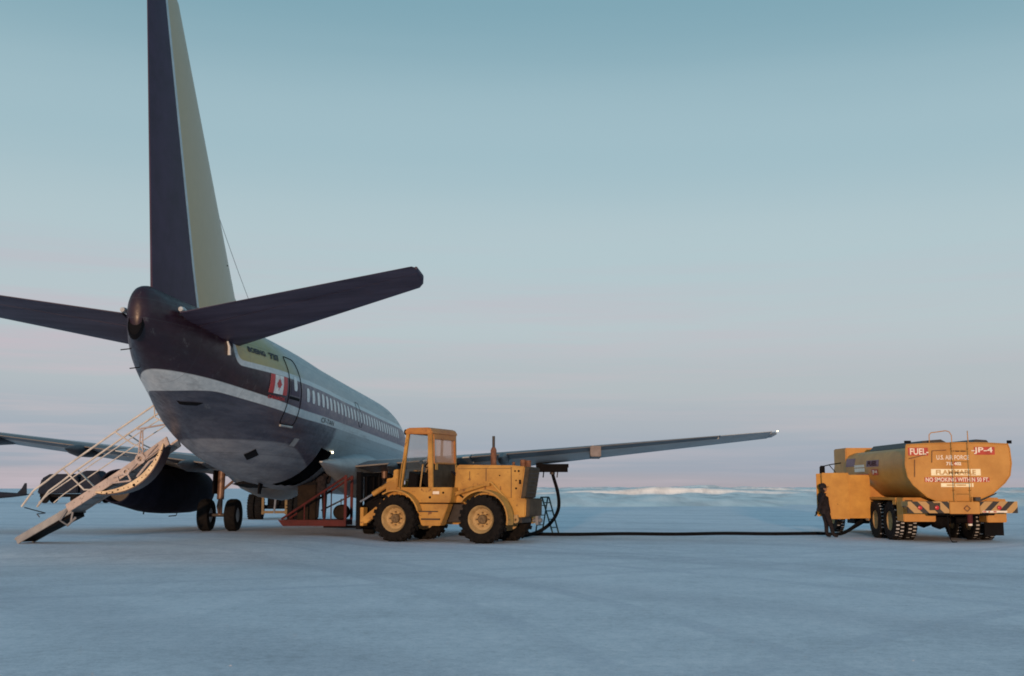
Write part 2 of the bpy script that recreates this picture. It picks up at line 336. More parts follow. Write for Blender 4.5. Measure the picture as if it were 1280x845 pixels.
    # scraped drifts left by the plough: bright ragged specks
    sp2 = noise(3.4, (1, 0.45, 1), 12, 0.85, R(-18)); r4 = n.new('ShaderNodeMapRange'); r4.inputs[1].default_value = 0.60; r4.inputs[2].default_value = 0.68; l.new(sp2, r4.inputs[0])
    m4 = n.new('ShaderNodeMix'); m4.data_type = 'RGBA'; l.new(mul(r4.outputs[0], k=0.6), m4.inputs[0]); l.new(m3.outputs[2], m4.inputs[6]); m4.inputs[7].default_value = (0.99, 0.97, 0.97, 1)
    l.new(m4.outputs[2], b.inputs['Base Color'])
    bp = n.new('ShaderNodeBump'); bp.inputs['Strength'].default_value = 0.8; bp.inputs['Distance'].default_value = 0.05
    hs = mul(mul(c, k=0.5), mul(mul(d, k=0.5), mul(f, k=0.35), op='ADD'), op='ADD')
    l.new(hs, bp.inputs['Height']); l.new(bp.outputs[0], b.inputs['Normal'])
    tag(mb.build('ground', m, ang=180), 'blue-shaded packed snow apron with faint tyre tracks', kind='structure')
    return m
SNOW = build_ground()

def build_clods():
    g = MB(); rnd = random.Random(3)
    for k in range(2600):
        y = 8 + 60*rnd.random()**1.6; x = (rnd.random()-.5)*1.05*y
        if rnd.random() < .5:      # scattered along a few wheel tracks
            cx, cy, rad = rnd.choice(((-38, 2, 40.5), (34, -16, 40), (60, 70, 71), (10, -40, 66))); a = math.atan2(y-cy, x-cx); rr = rad + rnd.choice((-1, 1))*1.1 + rnd.gauss(0, .3); x, y = cx+rr*math.cos(a), cy+rr*math.sin(a)
            if y < 6 or y > 90: continue
        r = rnd.uniform(.004, .012) if rnd.random() < .95 else rnd.uniform(.012, .022); vs = []
        for dx, dy, dz in ((1,0,.1),(0,1,.1),(-1,0,.1),(0,-1,.1),(.2,0,.6)): vs.append((x+r*dx*rnd.uniform(.6,1.5), y+r*dy*rnd.uniform(.6,1.5), ground_h(x, y)+.001+r*dz*rnd.uniform(.5,1.0)))
        g.add(vs, [(0,1,4),(1,2,4),(2,3,4),(3,0,4)])
    m = mottled('snow_crumb', (0.55, 0.54, 0.58), (0.82, 0.80, 0.84), 2.0, 0.95)
    tag(g.build('snow_crumbs', m, smooth=False), 'loose crumbs of snow and ice scattered over the packed apron', kind='stuff')
build_clods()
def vnoise(x, y, seed=0):
    def h(i, j):
        k = (i*374761393 + j*668265263 + seed*974711) & 0xffffffff; k = ((k ^ (k >> 13))*1274126177) & 0xffffffff
        return ((k ^ (k >> 16)) & 0xffff)/65535.0
    i, j = math.floor(x), math.floor(y); u, v = x-i, y-j; u = u*u*(3-2*u); v = v*v*(3-2*v)
    return (h(i,j)*(1-u)+h(i+1,j)*u)*(1-v) + (h(i,j+1)*(1-u)+h(i+1,j+1)*u)*v
def build_terrain():
    # rough wind-packed snow field with low banks beyond the cleared apron
    m = mottled('drifted_snow', (0.66, 0.66, 0.66), (1.0, 0.98, 0.95), 0.30, 0.8, bump=1.0, stretch=(1, 0.16, 1), lo=0.36, hi=0.60, bdist=0.35)
    mb = MB(); rows = []; Y = 92.0
    ys = []
    while Y < 1500: ys.append(Y); Y *= 1.018
    ys += [224.6, 225.2, 225.8, 226.4, 227.0] + [300.0 + 1.5*k for k in range(15)]; ys.sort()
    xs = np.linspace(-0.62, 0.62, 260)
    vs = []
    for iy, y in enumerate(ys):
        for x in xs:
            X = x*y
            left = max(0.0, min(1.0, (X/y + 0.10)/0.10))       # the field starts right of the aircraft; the apron runs on to the left
            a = vnoise(X/5.0, y/6.0, 1)*0.6 + vnoise(X/2.0, y/5.0, 2)*0.35 + vnoise(X/14.0, y/20.0, 3)*0.6
            z = -0.12 + left*(0.13 + 1.1*max(0, a-0.5))*min(1.0, (y-92)/14.0)
            cen = math.exp(-((X/y - 0.13)/0.12)**2)*max(0, min(1, (y-225)/1.5))*max(0, min(1, (430-y)/120.0))
            z += cen*(0.85 + 0.65*vnoise(X/16, y/30, 5)); z += left*max(0, min(1, (y-300-20*vnoise(X/30, 0, 8))/1.5))*(0.30 + 0.75*vnoise(X/22, y/60, 7))
            bank = max(0, min(1, (y-420)/300.0)); z += left*bank*0.9*vnoise(X/60, y/150, 6)
            vs.append((X, y, z))
    nx = len(xs); fs = [(i*nx+j, i*nx+j+1, (i+1)*nx+j+1, (i+1)*nx+j) for i in range(len(ys)-1) for j in range(nx-1)]
    mb.add(vs, fs); tag(mb.build('terrain', m, ang=180), 'rough drifted snow field with low banks behind the apron', kind='structure')
    # far dark shoreline, a metre or two high
    md = mottled('far_shore', (0.10, 0.11, 0.14), (0.16, 0.17, 0.20), 0.02, 0.9)
    mb = MB(); vs = []; N = 160
    for k in range(N):
        X = 300 + k*(1500/(N-1)); h = 1.2 + 1.6*vnoise(k*0.13, 0, 9) + 0.5*vnoise(k*0.7, 0, 10); h *= min(1, k/25.0)
        vs += [(X, 2290, -0.5), (X, 2300, h), (X, 2330, h), (X, 2345, -0.5)]
    fs = [(4*i+a, 4*i+4+a, 4*i+5+a, 4*i+1+a) for i in range(N-1) for a in range(3)]
    mb.add(vs, fs); tag(mb.build('hills', md, ang=180), 'thin dark line of low shore on the right horizon', kind='structure')
build_terrain()

# ================================================================== AIRCRAFT
TILT = 0.02; YAW = R(3.2)
def air_root():
    # local frame: x starboard, y forward (y = 15.4 - station), z up
    d = 29.5 - 15.4
    loc = (-7.55 + d*math.sin(YAW), 22.3 + d*math.cos(YAW), 0)
    o = empty('airliner', loc, (0, 0, 0), 'twin engine jet airliner with dark tail and lowered rear stairs, seen from behind', 'airliner')
    o.rotation_mode = 'XYZ'; o.rotation_euler = (-TILT, 0, -YAW); return o
AIR = air_root()
ST = np.array([[0,2.35,2.6,.12],[.4,2.1,3.0,.5],[1.2,1.85,3.5,.9],[2.2,1.65,4.1,1.25],[3.3,1.5,4.75,1.55],[4.6,1.42,5.1,1.74],[6.5,1.4,5.28,1.86],[8,1.4,5.3,1.88],[13,1.4,5.31,1.88],
  [17.5,1.41,5.33,1.88],[19,1.46,5.36,1.88],[20.5,1.56,5.38,1.88],[22,1.74,5.38,1.84],[24,2.13,5.38,1.68],[26,2.82,5.36,1.29],[27.5,3.32,5.34,.95],[28.6,3.72,5.35,.60],[29.2,4.02,5.36,.38],[29.5,4.20,5.28,.25]])
def herm(x, X, Y):
    i = int(np.clip(np.searchsorted(X, x)-1, 0, len(X)-2)); h = X[i+1]-X[i]; t = (x-X[i])/h
    d = lambda k: 0 if k <= 0 or k >= len(X)-1 else (lambda a, b: 0 if a*b <= 0 else 2*a*b/(a+b))((Y[k]-Y[k-1])/(X[k]-X[k-1]), (Y[k+1]-Y[k])/(X[k+1]-X[k]))
    m0 = d(i) if i > 0 else (Y[1]-Y[0])/(X[1]-X[0]); m1 = d(i+1) if i+1 < len(X)-1 else (Y[-1]-Y[-2])/(X[-1]-X[-2])
    return (2*t**3-3*t*t+1)*Y[i] + (t**3-2*t*t+t)*h*m0 + (-2*t**3+3*t*t)*Y[i+1] + (t**3-t*t)*h*m1
def sec(s): return herm(s, ST[:,0], ST[:,1]), herm(s, ST[:,0], ST[:,2]), herm(s, ST[:,0], ST[:,3])
def surf(s, t, off=0.0):   # t: 0 bottom .. pi top, starboard positive
    b, tp, w = sec(s); c = b + (tp-b)*.535
    ct = math.cos(t); z = c - (c-b+off)*ct if ct > 0 else c - (tp-c+off)*ct
    return (w+off)*math.sin(t), 15.4 - s, z
def t_of(s, z):
    b, tp, w = sec(s); c = b + (tp-b)*.535
    return math.acos(max(-1, min(1, (c-z)/(c-b)))) if z < c else math.acos(max(-1, min(1, (c-z)/(tp-c))))
def on_skin(s, z, off=0.0, side=1):
    x, y, zz = surf(s, t_of(s, z), off); return (side*x, y, zz)

def livery():
    m, n, l, b = mat_base('airliner_livery', 0.36, 0.0, 0.5)
    tc = n.new('ShaderNodeTexCoord'); sp = n.new('ShaderNodeSeparateXYZ'); l.new(tc.outputs['Object'], sp.inputs[0])
    def M_(op, a, b_=None, c=None):
        q = n.new('ShaderNodeMath'); q.operation = op
        for i, x in enumerate((a, b_, c)):
            if x is None: continue
            if isinstance(x, (int, float)): q.inputs[i].default_value = x
            else: l.new(x, q.inputs[i])
        return q.outputs[0]
    def MR(x, a, b_, c, d, smooth=True):
        q = n.new('ShaderNodeMapRange'); q.interpolation_type = 'SMOOTHSTEP' if smooth else 'LINEAR'; l.new(x, q.inputs[0])
        for i, v in enumerate((a, b_, c, d)): q.inputs[i+1].default_value = v
        return q.outputs[0]
    def MIX(f, A, B):
        q = n.new('ShaderNodeMix'); q.data_type = 'RGBA'
        if isinstance(f, (int, float)): q.inputs[0].default_value = f
        else: l.new(f, q.inputs[0])
        for i, x in ((6, A), (7, B)):
            if isinstance(x, tuple): q.inputs[i].default_value = (*x, 1)
            else: l.new(x, q.inputs[i])
        return q.outputs[2]
    def step(x, edge=0.0, w=0.012): return MR(x, edge-w, edge+w, 0.0, 1.0)
    s = M_('SUBTRACT', 15.4, sp.outputs['Y']); z = sp.outputs['Z']
    def noise(scale, stretch=(1,1,1), det=6, rg=0.6):
        mp = n.new('ShaderNodeMapping'); mp.inputs['Scale'].default_value = stretch; l.new(tc.outputs['Object'], mp.inputs[0])
        t = n.new('ShaderNodeTexNoise'); t.inputs['Scale'].default_value = scale; t.inputs['Detail'].default_value = det; t.inputs['Roughness'].default_value = rg
        l.new(mp.outputs[0], t.inputs['Vector']); return t.outputs['Fac']
    nz = noise(1.3); nf = noise(7, (1, 0.6, 1), 8, 0.7); ns = noise(1.5, (1, 0.25, 3.5), 7, 0.65)
    # edges
    lowtop = M_('ADD', MR(s, 22.0, 29.2, 0.0, 0.36), 3.36)
    lowbot = M_('SUBTRACT', lowtop, M_('ADD', MR(s, 26.6, 29.0, 0.0, 0.30), 0.205))
    is_low = M_('MULTIPLY', step(M_('SUBTRACT', z, lowbot)), M_('SUBTRACT', 1.0, step(M_('SUBTRACT', z, lowtop))))
    dx = M_('MAXIMUM', M_('SUBTRACT', s, 26.32), 0.0); dz = M_('MAXIMUM', M_('SUBTRACT', 4.52, z), 0.0)
    dist = M_('SUBTRACT', M_('SQRT', M_('ADD', M_('MULTIPLY', dx, dx), M_('MULTIPLY', dz, dz))), 0.46)
    in_out = M_('SUBTRACT', 1.0, step(dist)); in_in = M_('SUBTRACT', 1.0, step(M_('ADD', dist, 0.13)))
    below = M_('SUBTRACT', 1.0, step(M_('SUBTRACT', z, lowbot)))
    # colours
    silver = MIX(MR(nf, .3, .7, 0, 1), (0.27, 0.30, 0.32), (0.36, 0.39, 0.41))
    yellow = MIX(MR(nf, .3, .7, 0, 1), (0.30, 0.26, 0.11), (0.38, 0.33, 0.15))
    crown = MIX(MR(M_('ADD', s, M_('MULTIPLY', M_('SUBTRACT', z, 4.4), -1.2)), 22.3, 24.6, 0.0, 1.0), silver, yellow)
    white = MIX(MR(nf, .35, .7, 0, 1), (0.46, 0.52, 0.55), (0.62, 0.67, 0.69))
    maroon = MIX(MR(nz, .35, .65, 0, 1), (0.016, 0.0055, 0.013), (0.027, 0.009, 0.020))
    band = MIX(MR(nf, .35, .7, 0, 1), (0.065, 0.040, 0.088), (0.135, 0.105, 0.165))
    dark = MIX(MR(s, 21.5, 25.5, 1.0, 0.0), maroon, band)
    purple = MIX(MR(ns, .35, .7, 0, 1), (0.034, 0.036, 0.060), (0.085, 0.087, 0.118))
    frost = MIX(MR(nf, .3, .75, 0, 1), (0.22, 0.27, 0.30), (0.42, 0.47, 0.50))
    ff = M_('ADD', MR(s, 17.5, 21.0, 1.0, 0.0), M_('MULTIPLY', M_('SUBTRACT', nz, 0.5), 1.1))
    lower = MIX(MR(ff, .30, .75, 0, 1), purple, frost)
    # grey bare-metal belly
    bz = M_('ADD', MR(s, 19.0, 23.0, 1.95, 2.50), MR(s, 23.3, 25.4, 0.0, -0.02))
    isb = M_('MULTIPLY', M_('SUBTRACT', 1.0, step(M_('SUBTRACT', z, bz), 0, 0.03)), M_('ADD', 0.55, M_('MULTIPLY', nz, 0.75)))
    belly = MIX(MR(ns, .3, .7, 0, 1), (0.14, 0.15, 0.18), (0.28, 0.285, 0.31))
    lower = MIX(isb, lower, belly)
    c = MIX(in_out, dark, white); c = MIX(in_in, c, crown)
    c = MIX(is_low, c, white); c = MIX(below, c, lower)
    # soot and wear streaks on the aft end
    # frame lines (panel joints)
    fr = M_('FRACT', M_('MULTIPLY', s, 0.5)); ln = M_('LESS_THAN', fr, 0.006)
    c = MIX(M_('MULTIPLY', ln, 0.45), c, (0.05, 0.05, 0.06))
    for zz in (2.20, 2.86, 4.62, 5.02):
        q = M_('LESS_THAN', M_('ABSOLUTE', M_('SUBTRACT', z, zz)), 0.008); c = MIX(M_('MULTIPLY', q, 0.35), c, (0.05, 0.05, 0.06))
    soot = MR(noise(2.0, (1.2, 0.12, 2.2), 8, 0.7), .50, .78, 0, 0.55); c = MIX(soot, c, (0.035, 0.032, 0.04))
    rime = MR(noise(3.0, (1, 0.5, 0.5), 10, 0.8), .56, .74, 0, 0.30); c = MIX(rime, c, (0.42, 0.47, 0.50))
    l.new(c, b.inputs['Base Color'])
    rg = MR(nf, .3, .7, .30, .55); l.new(rg, b.inputs['Roughness'])
    bp = n.new('ShaderNodeBump'); bp.inputs['Strength'].default_value = 0.12; bp.inputs['Distance'].default_value = 0.01; l.new(nf, bp.inputs['Height']); l.new(bp.outputs[0], b.inputs['Normal'])
    return m
M['livery'] = livery()

CARGO = (18.55, 19.95, 1.52, 2.55); AFT = (23.02, 23.95, 2.55, 4.5)
def build_fuselage():
    ss = sorted(set([0, .1, .25, .4, .8, 1.2, 1.7, 2.2, 2.8, 3.3, 3.9, 4.6, 5.5, 6.5] + [round(7.2+.7*k, 2) for k in range(16)] +
                    [18.0, 18.55, 18.95, 19.45, 19.95, 20.3, 20.9, 21.5, 22.1, 22.6, 23.02, 23.33, 23.64, 23.95, 24.4, 24.9, 25.4, 25.9, 26.4, 26.9, 27.4, 27.8, 28.2, 28.6, 28.9, 29.2, 29.36, 29.5]))
    N = 96; vs = []; fs = []
    T = [2*math.pi*k/N for k in range(N)]
    for s in ss:
        for t in T: vs.append(surf(s, t if t <= math.pi else t))   # sin handles port side
    # surf uses cos symmetric / sin signed, so t>pi gives port
    for i in range(len(ss)-1):
        for k in range(N):
            zc = surf((ss[i]+ss[i+1])/2, (T[k]+2*math.pi/N/2))[2]; xc = math.sin(T[k]+math.pi/N)
            sm = (ss[i]+ss[i+1])/2
            if xc > 0 and CARGO[0] < sm < CARGO[1] and CARGO[2] < zc < CARGO[3]: continue
            if xc < 0 and AFT[0] < sm < AFT[1] and AFT[2] < zc < AFT[3]: continue
            a, b = i*N+k, i*N+(k+1) % N; fs.append((a, b, b+N, a+N))
    fs.append(tuple(range(N)))
    # rounded tail end
    base = len(vs); L = (len(ss)-1)*N; prev = L
    for j, (k, e) in enumerate(((0.86, 0.09), (0.6, 0.16), (0.3, 0.20))):
        cx = sum(vs[L+i][0] for i in range(N))/N; cz = sum(vs[L+i][2] for i in range(N))/N; st = len(vs)
        for i in range(N): x, y, z = vs[L+i]; vs.append((cx+(x-cx)*k, y-e, cz+(z-cz)*k))
        for i in range(N): fs.append((prev+i, prev+(i+1) % N, st+(i+1) % N, st+i))
        prev = st
    fs.append(tuple(range(prev, prev+N)))
    mb = MB(); mb.add(vs, fs); f = mb.build('fuselage', M['livery'], AIR, ang=50)
    # recesses behind the two openings
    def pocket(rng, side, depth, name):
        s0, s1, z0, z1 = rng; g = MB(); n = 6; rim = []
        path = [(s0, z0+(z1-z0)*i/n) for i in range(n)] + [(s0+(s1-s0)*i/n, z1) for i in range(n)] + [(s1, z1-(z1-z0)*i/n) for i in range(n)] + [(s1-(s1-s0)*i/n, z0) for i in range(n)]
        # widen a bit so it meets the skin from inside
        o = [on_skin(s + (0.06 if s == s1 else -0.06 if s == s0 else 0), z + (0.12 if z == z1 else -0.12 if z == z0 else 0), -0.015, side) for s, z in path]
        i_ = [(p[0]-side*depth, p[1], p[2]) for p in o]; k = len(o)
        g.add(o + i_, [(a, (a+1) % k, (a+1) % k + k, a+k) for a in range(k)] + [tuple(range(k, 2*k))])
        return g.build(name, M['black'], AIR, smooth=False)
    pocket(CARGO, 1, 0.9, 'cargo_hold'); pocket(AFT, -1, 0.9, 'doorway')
    lam = MB(); lam.lathe([(0.0, -.02), (0.03, -.02), (0.03, .02), (0.0, .02)], 12, Matrix.Translation(on_skin(18.62, 2.50, 0.03)), 'x')
    lam.build('cargo_lamp', M['lamp'], AIR)
    # exhaust opening of the tail cone (faces aft, lower half)
    ex = MB(); ex.lathe([(0.0, 0.0), (0.17, 0.0), (0.20, -0.03), (0.23, 0.06)], 24, Matrix.Translation((0.0, 15.4-29.66, 4.50)) @ Matrix.Rotation(R(-14), 4, 'X') @ Matrix.Scale(1.45, 4, (0, 0, 1)) @ Matrix.Scale(.72, 4, (1, 0, 0)))
    ex.build('exhaust_opening', M['black'], AIR)
    # door frame, sill, windows
    def outline(s0, s1, z0, z1, w, name, mat_, side=1, rr=0.14):
        g = MB(); pts = []
        for (cs, cz, a0) in ((s1-rr, z1-rr, 0), (s0+rr, z1-rr, 90), (s0+rr, z0+rr, 180), (s1-rr, z0+rr, 270)):
            for k in range(5):
                a = R(a0 + 22.5*k); pts.append((cs+rr*math.cos(a), cz+rr*math.sin(a)))
        full = []
        for i in range(len(pts)):
            p, q = pts[i], pts[(i+1) % len(pts)]; m_ = max(1, int(max(abs(p[0]-q[0]), abs(p[1]-q[1]))/0.15))
            for k in range(m_): full.append((p[0]+(q[0]-p[0])*k/m_, p[1]+(q[1]-p[1])*k/m_))
        P3 = [on_skin(s, z, 0.004, side) for s, z in full] ; P3.append(P3[0]); P3.append(P3[1])
        g.tube(P3, w, 6, False); return g.build(name, mat_, AIR)
    def patch(s0, s1, z0, z1, name, mat_, off=0.008, side=1, ns_=6, nz_=8, rr=0.0, parent=None, thick=0.006):
        g = MB(); vs = []
        for i in range(ns_+1):
            u = -1 + 2*i/ns_
            for j in range(nz_+1):
                v = -1 + 2*j/nz_
                hs, hz = (s1-s0)/2, (z1-z0)/2; s_, z_ = u*hs, v*hz
                if rr:       # squash the square towards a rounded slot
                    k = (abs(u)**4 + abs(v)**4)**0.25/max(abs(u), abs(v), 1e-6); k = k if k > 0 else 1.0; s_, z_ = s_/k, z_/k
                vs.append(on_skin((s0+s1)/2+s_, (z0+z1)/2+z_, off, side))
        m_ = nz_+1; g.add(vs, [(i*m_+j, i*m_+j+1, (i+1)*m_+j+1, (i+1)*m_+j) for i in range(ns_) for j in range(nz_)])
        return g.build(name, mat_, parent or AIR, ang=80)
    d = outline(23.05, 23.92, 2.93, 4.62, 0.014, 'service_door', M['black'])
    sill = MB(); sill.tube([on_skin(23.12+.1*k, 2.90, 0.02) for k in range(8)], 0.03, 8); s_ = sill.build('door_sill', M['alu'], AIR); 
    s_.parent = d
    g = patch(23.36, 23.60, 3.78, 4.14, 'door_window', M['window'], rr=1); g.parent = d
    g2 = patch(23.16, 23.84, 3.55, 3.62, 'door_handle', M['black']); g2.parent = d
    h = patch(23.2, 23.8, 3.66, 4.0, 'door_panel', M['purple'], 0.006); h.parent = d
    first = None
    for k in range(30):
        s0 = 22.46 - 0.508*k
        if s0 < 7: break
        patch(s0-.125, s0+.125, 3.60, 3.96, 'cabin_window', M['window'], 0.006, rr=1)
    outline(15.3, 15.85, 3.45, 4.25, 0.008, 'overwing_exit', M['letter_black'])
    # flag
    def decal(pts, s_c, z_c, mat_, name, parent=None, off=0.012, sub=1):
        vs, fs = pts; g = MB(); g.add([on_skin(s_c - v[0], z_c + v[1], off) for v in vs], fs); return g.build(name, mat_, parent or AIR, smooth=False)
    fw = patch(24.08, 25.02, 3.60, 4.05, 'flag', M['flag_white'], 0.008)
    for a, b_ in ((24.08, 24.31), (24.79, 25.02)):
        patch(a, b_, 3.60, 4.05, 'flag_bar', M['flag_red'], 0.012, parent=fw)
    leaf = [(0,.16),(.03,.10),(.07,.12),(.06,.05),(.11,.07),(.10,.03),(.14,.02),(.07,-.05),(.08,-.08),(.012,-.07),(.012,-.15),(-.012,-.15),(-.012,-.07),(-.08,-.08),(-.07,-.05),(-.14,.02),(-.10,.03),(-.11,.07),(-.06,.05),(-.07,.12),(-.03,.10)]
    decal(([(p[0]*1.0, p[1]) for p in leaf], [tuple(range(len(leaf)))]), 24.55, 3.83, M['flag_red'], 'maple_leaf', fw, 0.014)
    # lettering: reading towards the nose on the starboard side runs aft -> fore, i.e. +text x = decreasing station
    def lettering(txt, s_c, z_c, w, h_, mat_, bold=0.03, name='lettering'):
        vs, fs = fit_text(txt, w, h_, bold)
        return decal((vs, fs), s_c, z_c, mat_, name)
    lettering('CANADA', 24.55, 3.505, 0.86, 0.085, M['flag_red'])
    lettering('BOEING', 25.62, 4.49, 0.92, 0.13, M['letter_black'], 0.05)
    lettering('737', 24.62, 4.49, 0.62, 0.17, M['letter_black'], 0.06)
    lettering('CF-TAN', 20.25, 3.26, 1.5, 0.13, M['letter_black'], 0.0)
    # small details: belly access panels, sensors, antennae, navigation light, tail skid
    patch(22.2, 22.55, 2.46, 2.66, 'access_panel', M['alu'], 0.012)
    def lowpt(s_, x_, off):
        w_ = sec(s_)[2]; return surf(s_, math.asin(min(.99, x_/w_)), off)
    g = MB(); nn = 5; vs = []
    for i in range(nn+1):
        for j in range(nn+1):
            s_ = 23.35 + .45*i/nn; vs.append(lowpt(s_, .50 + .30*j/nn + .05*i/nn, .008))
    g.add(vs, [(i*6+j, i*6+j+1, (i+1)*6+j+1, (i+1)*6+j) for i in range(5) for j in range(5)]); g.build('outflow_valve', M['black'], AIR, ang=80)
    patch(26.75, 27.15, 3.12, 3.18, 'drain_slot', M['black'], 0.010)
    o = MB(); o.tube([(0, 15.4-17.4, 5.3), (0, 15.4-17.5, 5.65)], [0.03, 0.012], 6); o.build('antenna_mast', M['dark_steel'], AIR)
    o = MB(); o.prism([(15.4-20.0, 1.6), (15.4-20.25, 1.25), (15.4-20.45, 1.25), (15.4-20.4, 1.6)], 'x', -.02, .02); o.build('belly_antenna', M['black'], AIR)
    for z_ in (3.78, 4.12):
        o = MB(); x, y, zz = on_skin(28.35 if z_ < 4 else 28.75, z_, 0, -1); o.tube([(x, y, zz), (x-.20, y-.05, zz-.03)], 0.012, 6)
        o.build('static_wick', M['black'], AIR)
    # white nub under the stabilizer root
    o = MB(); o.tube([on_skin(27.05, 4.52, .02), on_skin(27.02, 4.40, .03), on_skin(27.0, 4.22, .03)], [0.02, 0.032, 0.04], 8); o.build('drain_mast', M['white_paint'], AIR)
    return f
FUS = build_fuselage()

# --- lifting surfaces
def airfoil(tc, a=0.0, b=1.0, n=14):
    f = lambda x: 5*tc*(0.2969*math.sqrt(x)-0.1260*x-0.3516*x*x+0.2843*x**3-0.1015*x**4) + 0.0025*x
    xs = [a + (b-a)*(1-math.cos(math.pi*k/n))/2 for k in range(n+1)] if a == 0 else [a+(b-a)*k/n for k in range(n+1)]
    up = [(x, f(x)+0.012*(1-(2*x-1)**2)) for x in xs]; lo = [(x, -f(x)*0.85+0.012*(1-(2*x-1)**2)) for x in reversed(xs)]
    return up + lo
def surface(secs, a, b, name, mat_, vertical=False, parent=None, inset=0.0, n=14):
    # secs: (sLE, span, zLE, sTE, zTE, tc)  horizontal: span = x ; vertical: secs (sLE, z, -, sTE, -, tc)
    g = MB(); rings = []
    for (sl, sp_, zl, st, zt, tc) in secs:
        ch = st - sl; ring = []
        for (x, y) in airfoil(tc, a, b, n):
            if vertical: ring.append((y*ch, 15.4-(sl+x*ch), sp_))
            else: ring.append((sp_, 15.4-(sl+x*ch), zl+(zt-zl)*x + y*ch))
        rings.append(ring)
    k = len(rings[0]); vs = [p for r in rings for p in r]
    fs = [(i*k+j, i*k+(j+1) % k, (i+1)*k+(j+1) % k, (i+1)*k+j) for i in range(len(rings)-1) for j in range(k)]
    fs += [tuple(range(k)), tuple(range((len(rings)-1)*k, len(rings)*k))]
    g.add(vs, fs); return g.build(name, mat_, parent or AIR, ang=40)
def lerp_secs(secs, u0, u1):
    sp = [s[1] for s in secs]; out = []
    def at(u): return tuple(float(np.interp(u, sp, [s[i] for s in secs])) for i in range(6))
    us = [u0] + [u for u in sp if u0 < u < u1] + [u1]
    return [at(u) for u in us]
def mirror(secs): return [(s[0], -s[1], *s[2:]) for s in secs]

def fin_mat(name, ca, cb, cc):
    m, n, l, b = mat_base(name, 0.45)
    tc = n.new('ShaderNodeTexCoord'); t = n.new('ShaderNodeTexNoise'); t.inputs['Scale'].default_value = 5; t.inputs['Detail'].default_value = 7
    l.new(tc.outputs['Object'], t.inputs['Vector']); sp = n.new('ShaderNodeSeparateXYZ'); l.new(tc.outputs['Object'], sp.inputs[0])
    # frost-bleached towards the leading edge: u = y - hinge line
    a = n.new('ShaderNodeMath'); a.operation = 'MULTIPLY_ADD'; a.inputs[1].default_value = 0.55; l.new(sp.outputs['Z'], a.inputs[0]); l.new(sp.outputs['Y'], a.inputs[2])
    mr = n.new('ShaderNodeMapRange'); mr.inputs[1].default_value = -8.6; mr.inputs[2].default_value = -5.6; l.new(a.outputs[0], mr.inputs[0])
    r = n.new('ShaderNodeMix'); r.data_type = 'RGBA'; r.inputs[6].default_value = (*ca, 1); r.inputs[7].default_value = (*cb, 1); l.new(mr.outputs[0], r.inputs[0])
    m2 = n.new('ShaderNodeMix'); m2.data_type = 'RGBA'; m2.inputs[7].default_value = (*cc, 1); l.new(r.outputs[2], m2.inputs[6])
    mm = n.new('ShaderNodeMath'); mm.operation = 'MULTIPLY'; mm.inputs[1].default_value = 0.5; l.new(t.outputs['Fac'], mm.inputs[0]); l.new(mm.outputs[0], m2.inputs[0])
    l.new(m2.outputs[2], b.inputs['Base Color']); return m
M['fin_cream'] = fin_mat('fin_yellow_cream', (0.60, 0.42, 0.22), (0.52, 0.42, 0.33), (0.46, 0.35, 0.21))

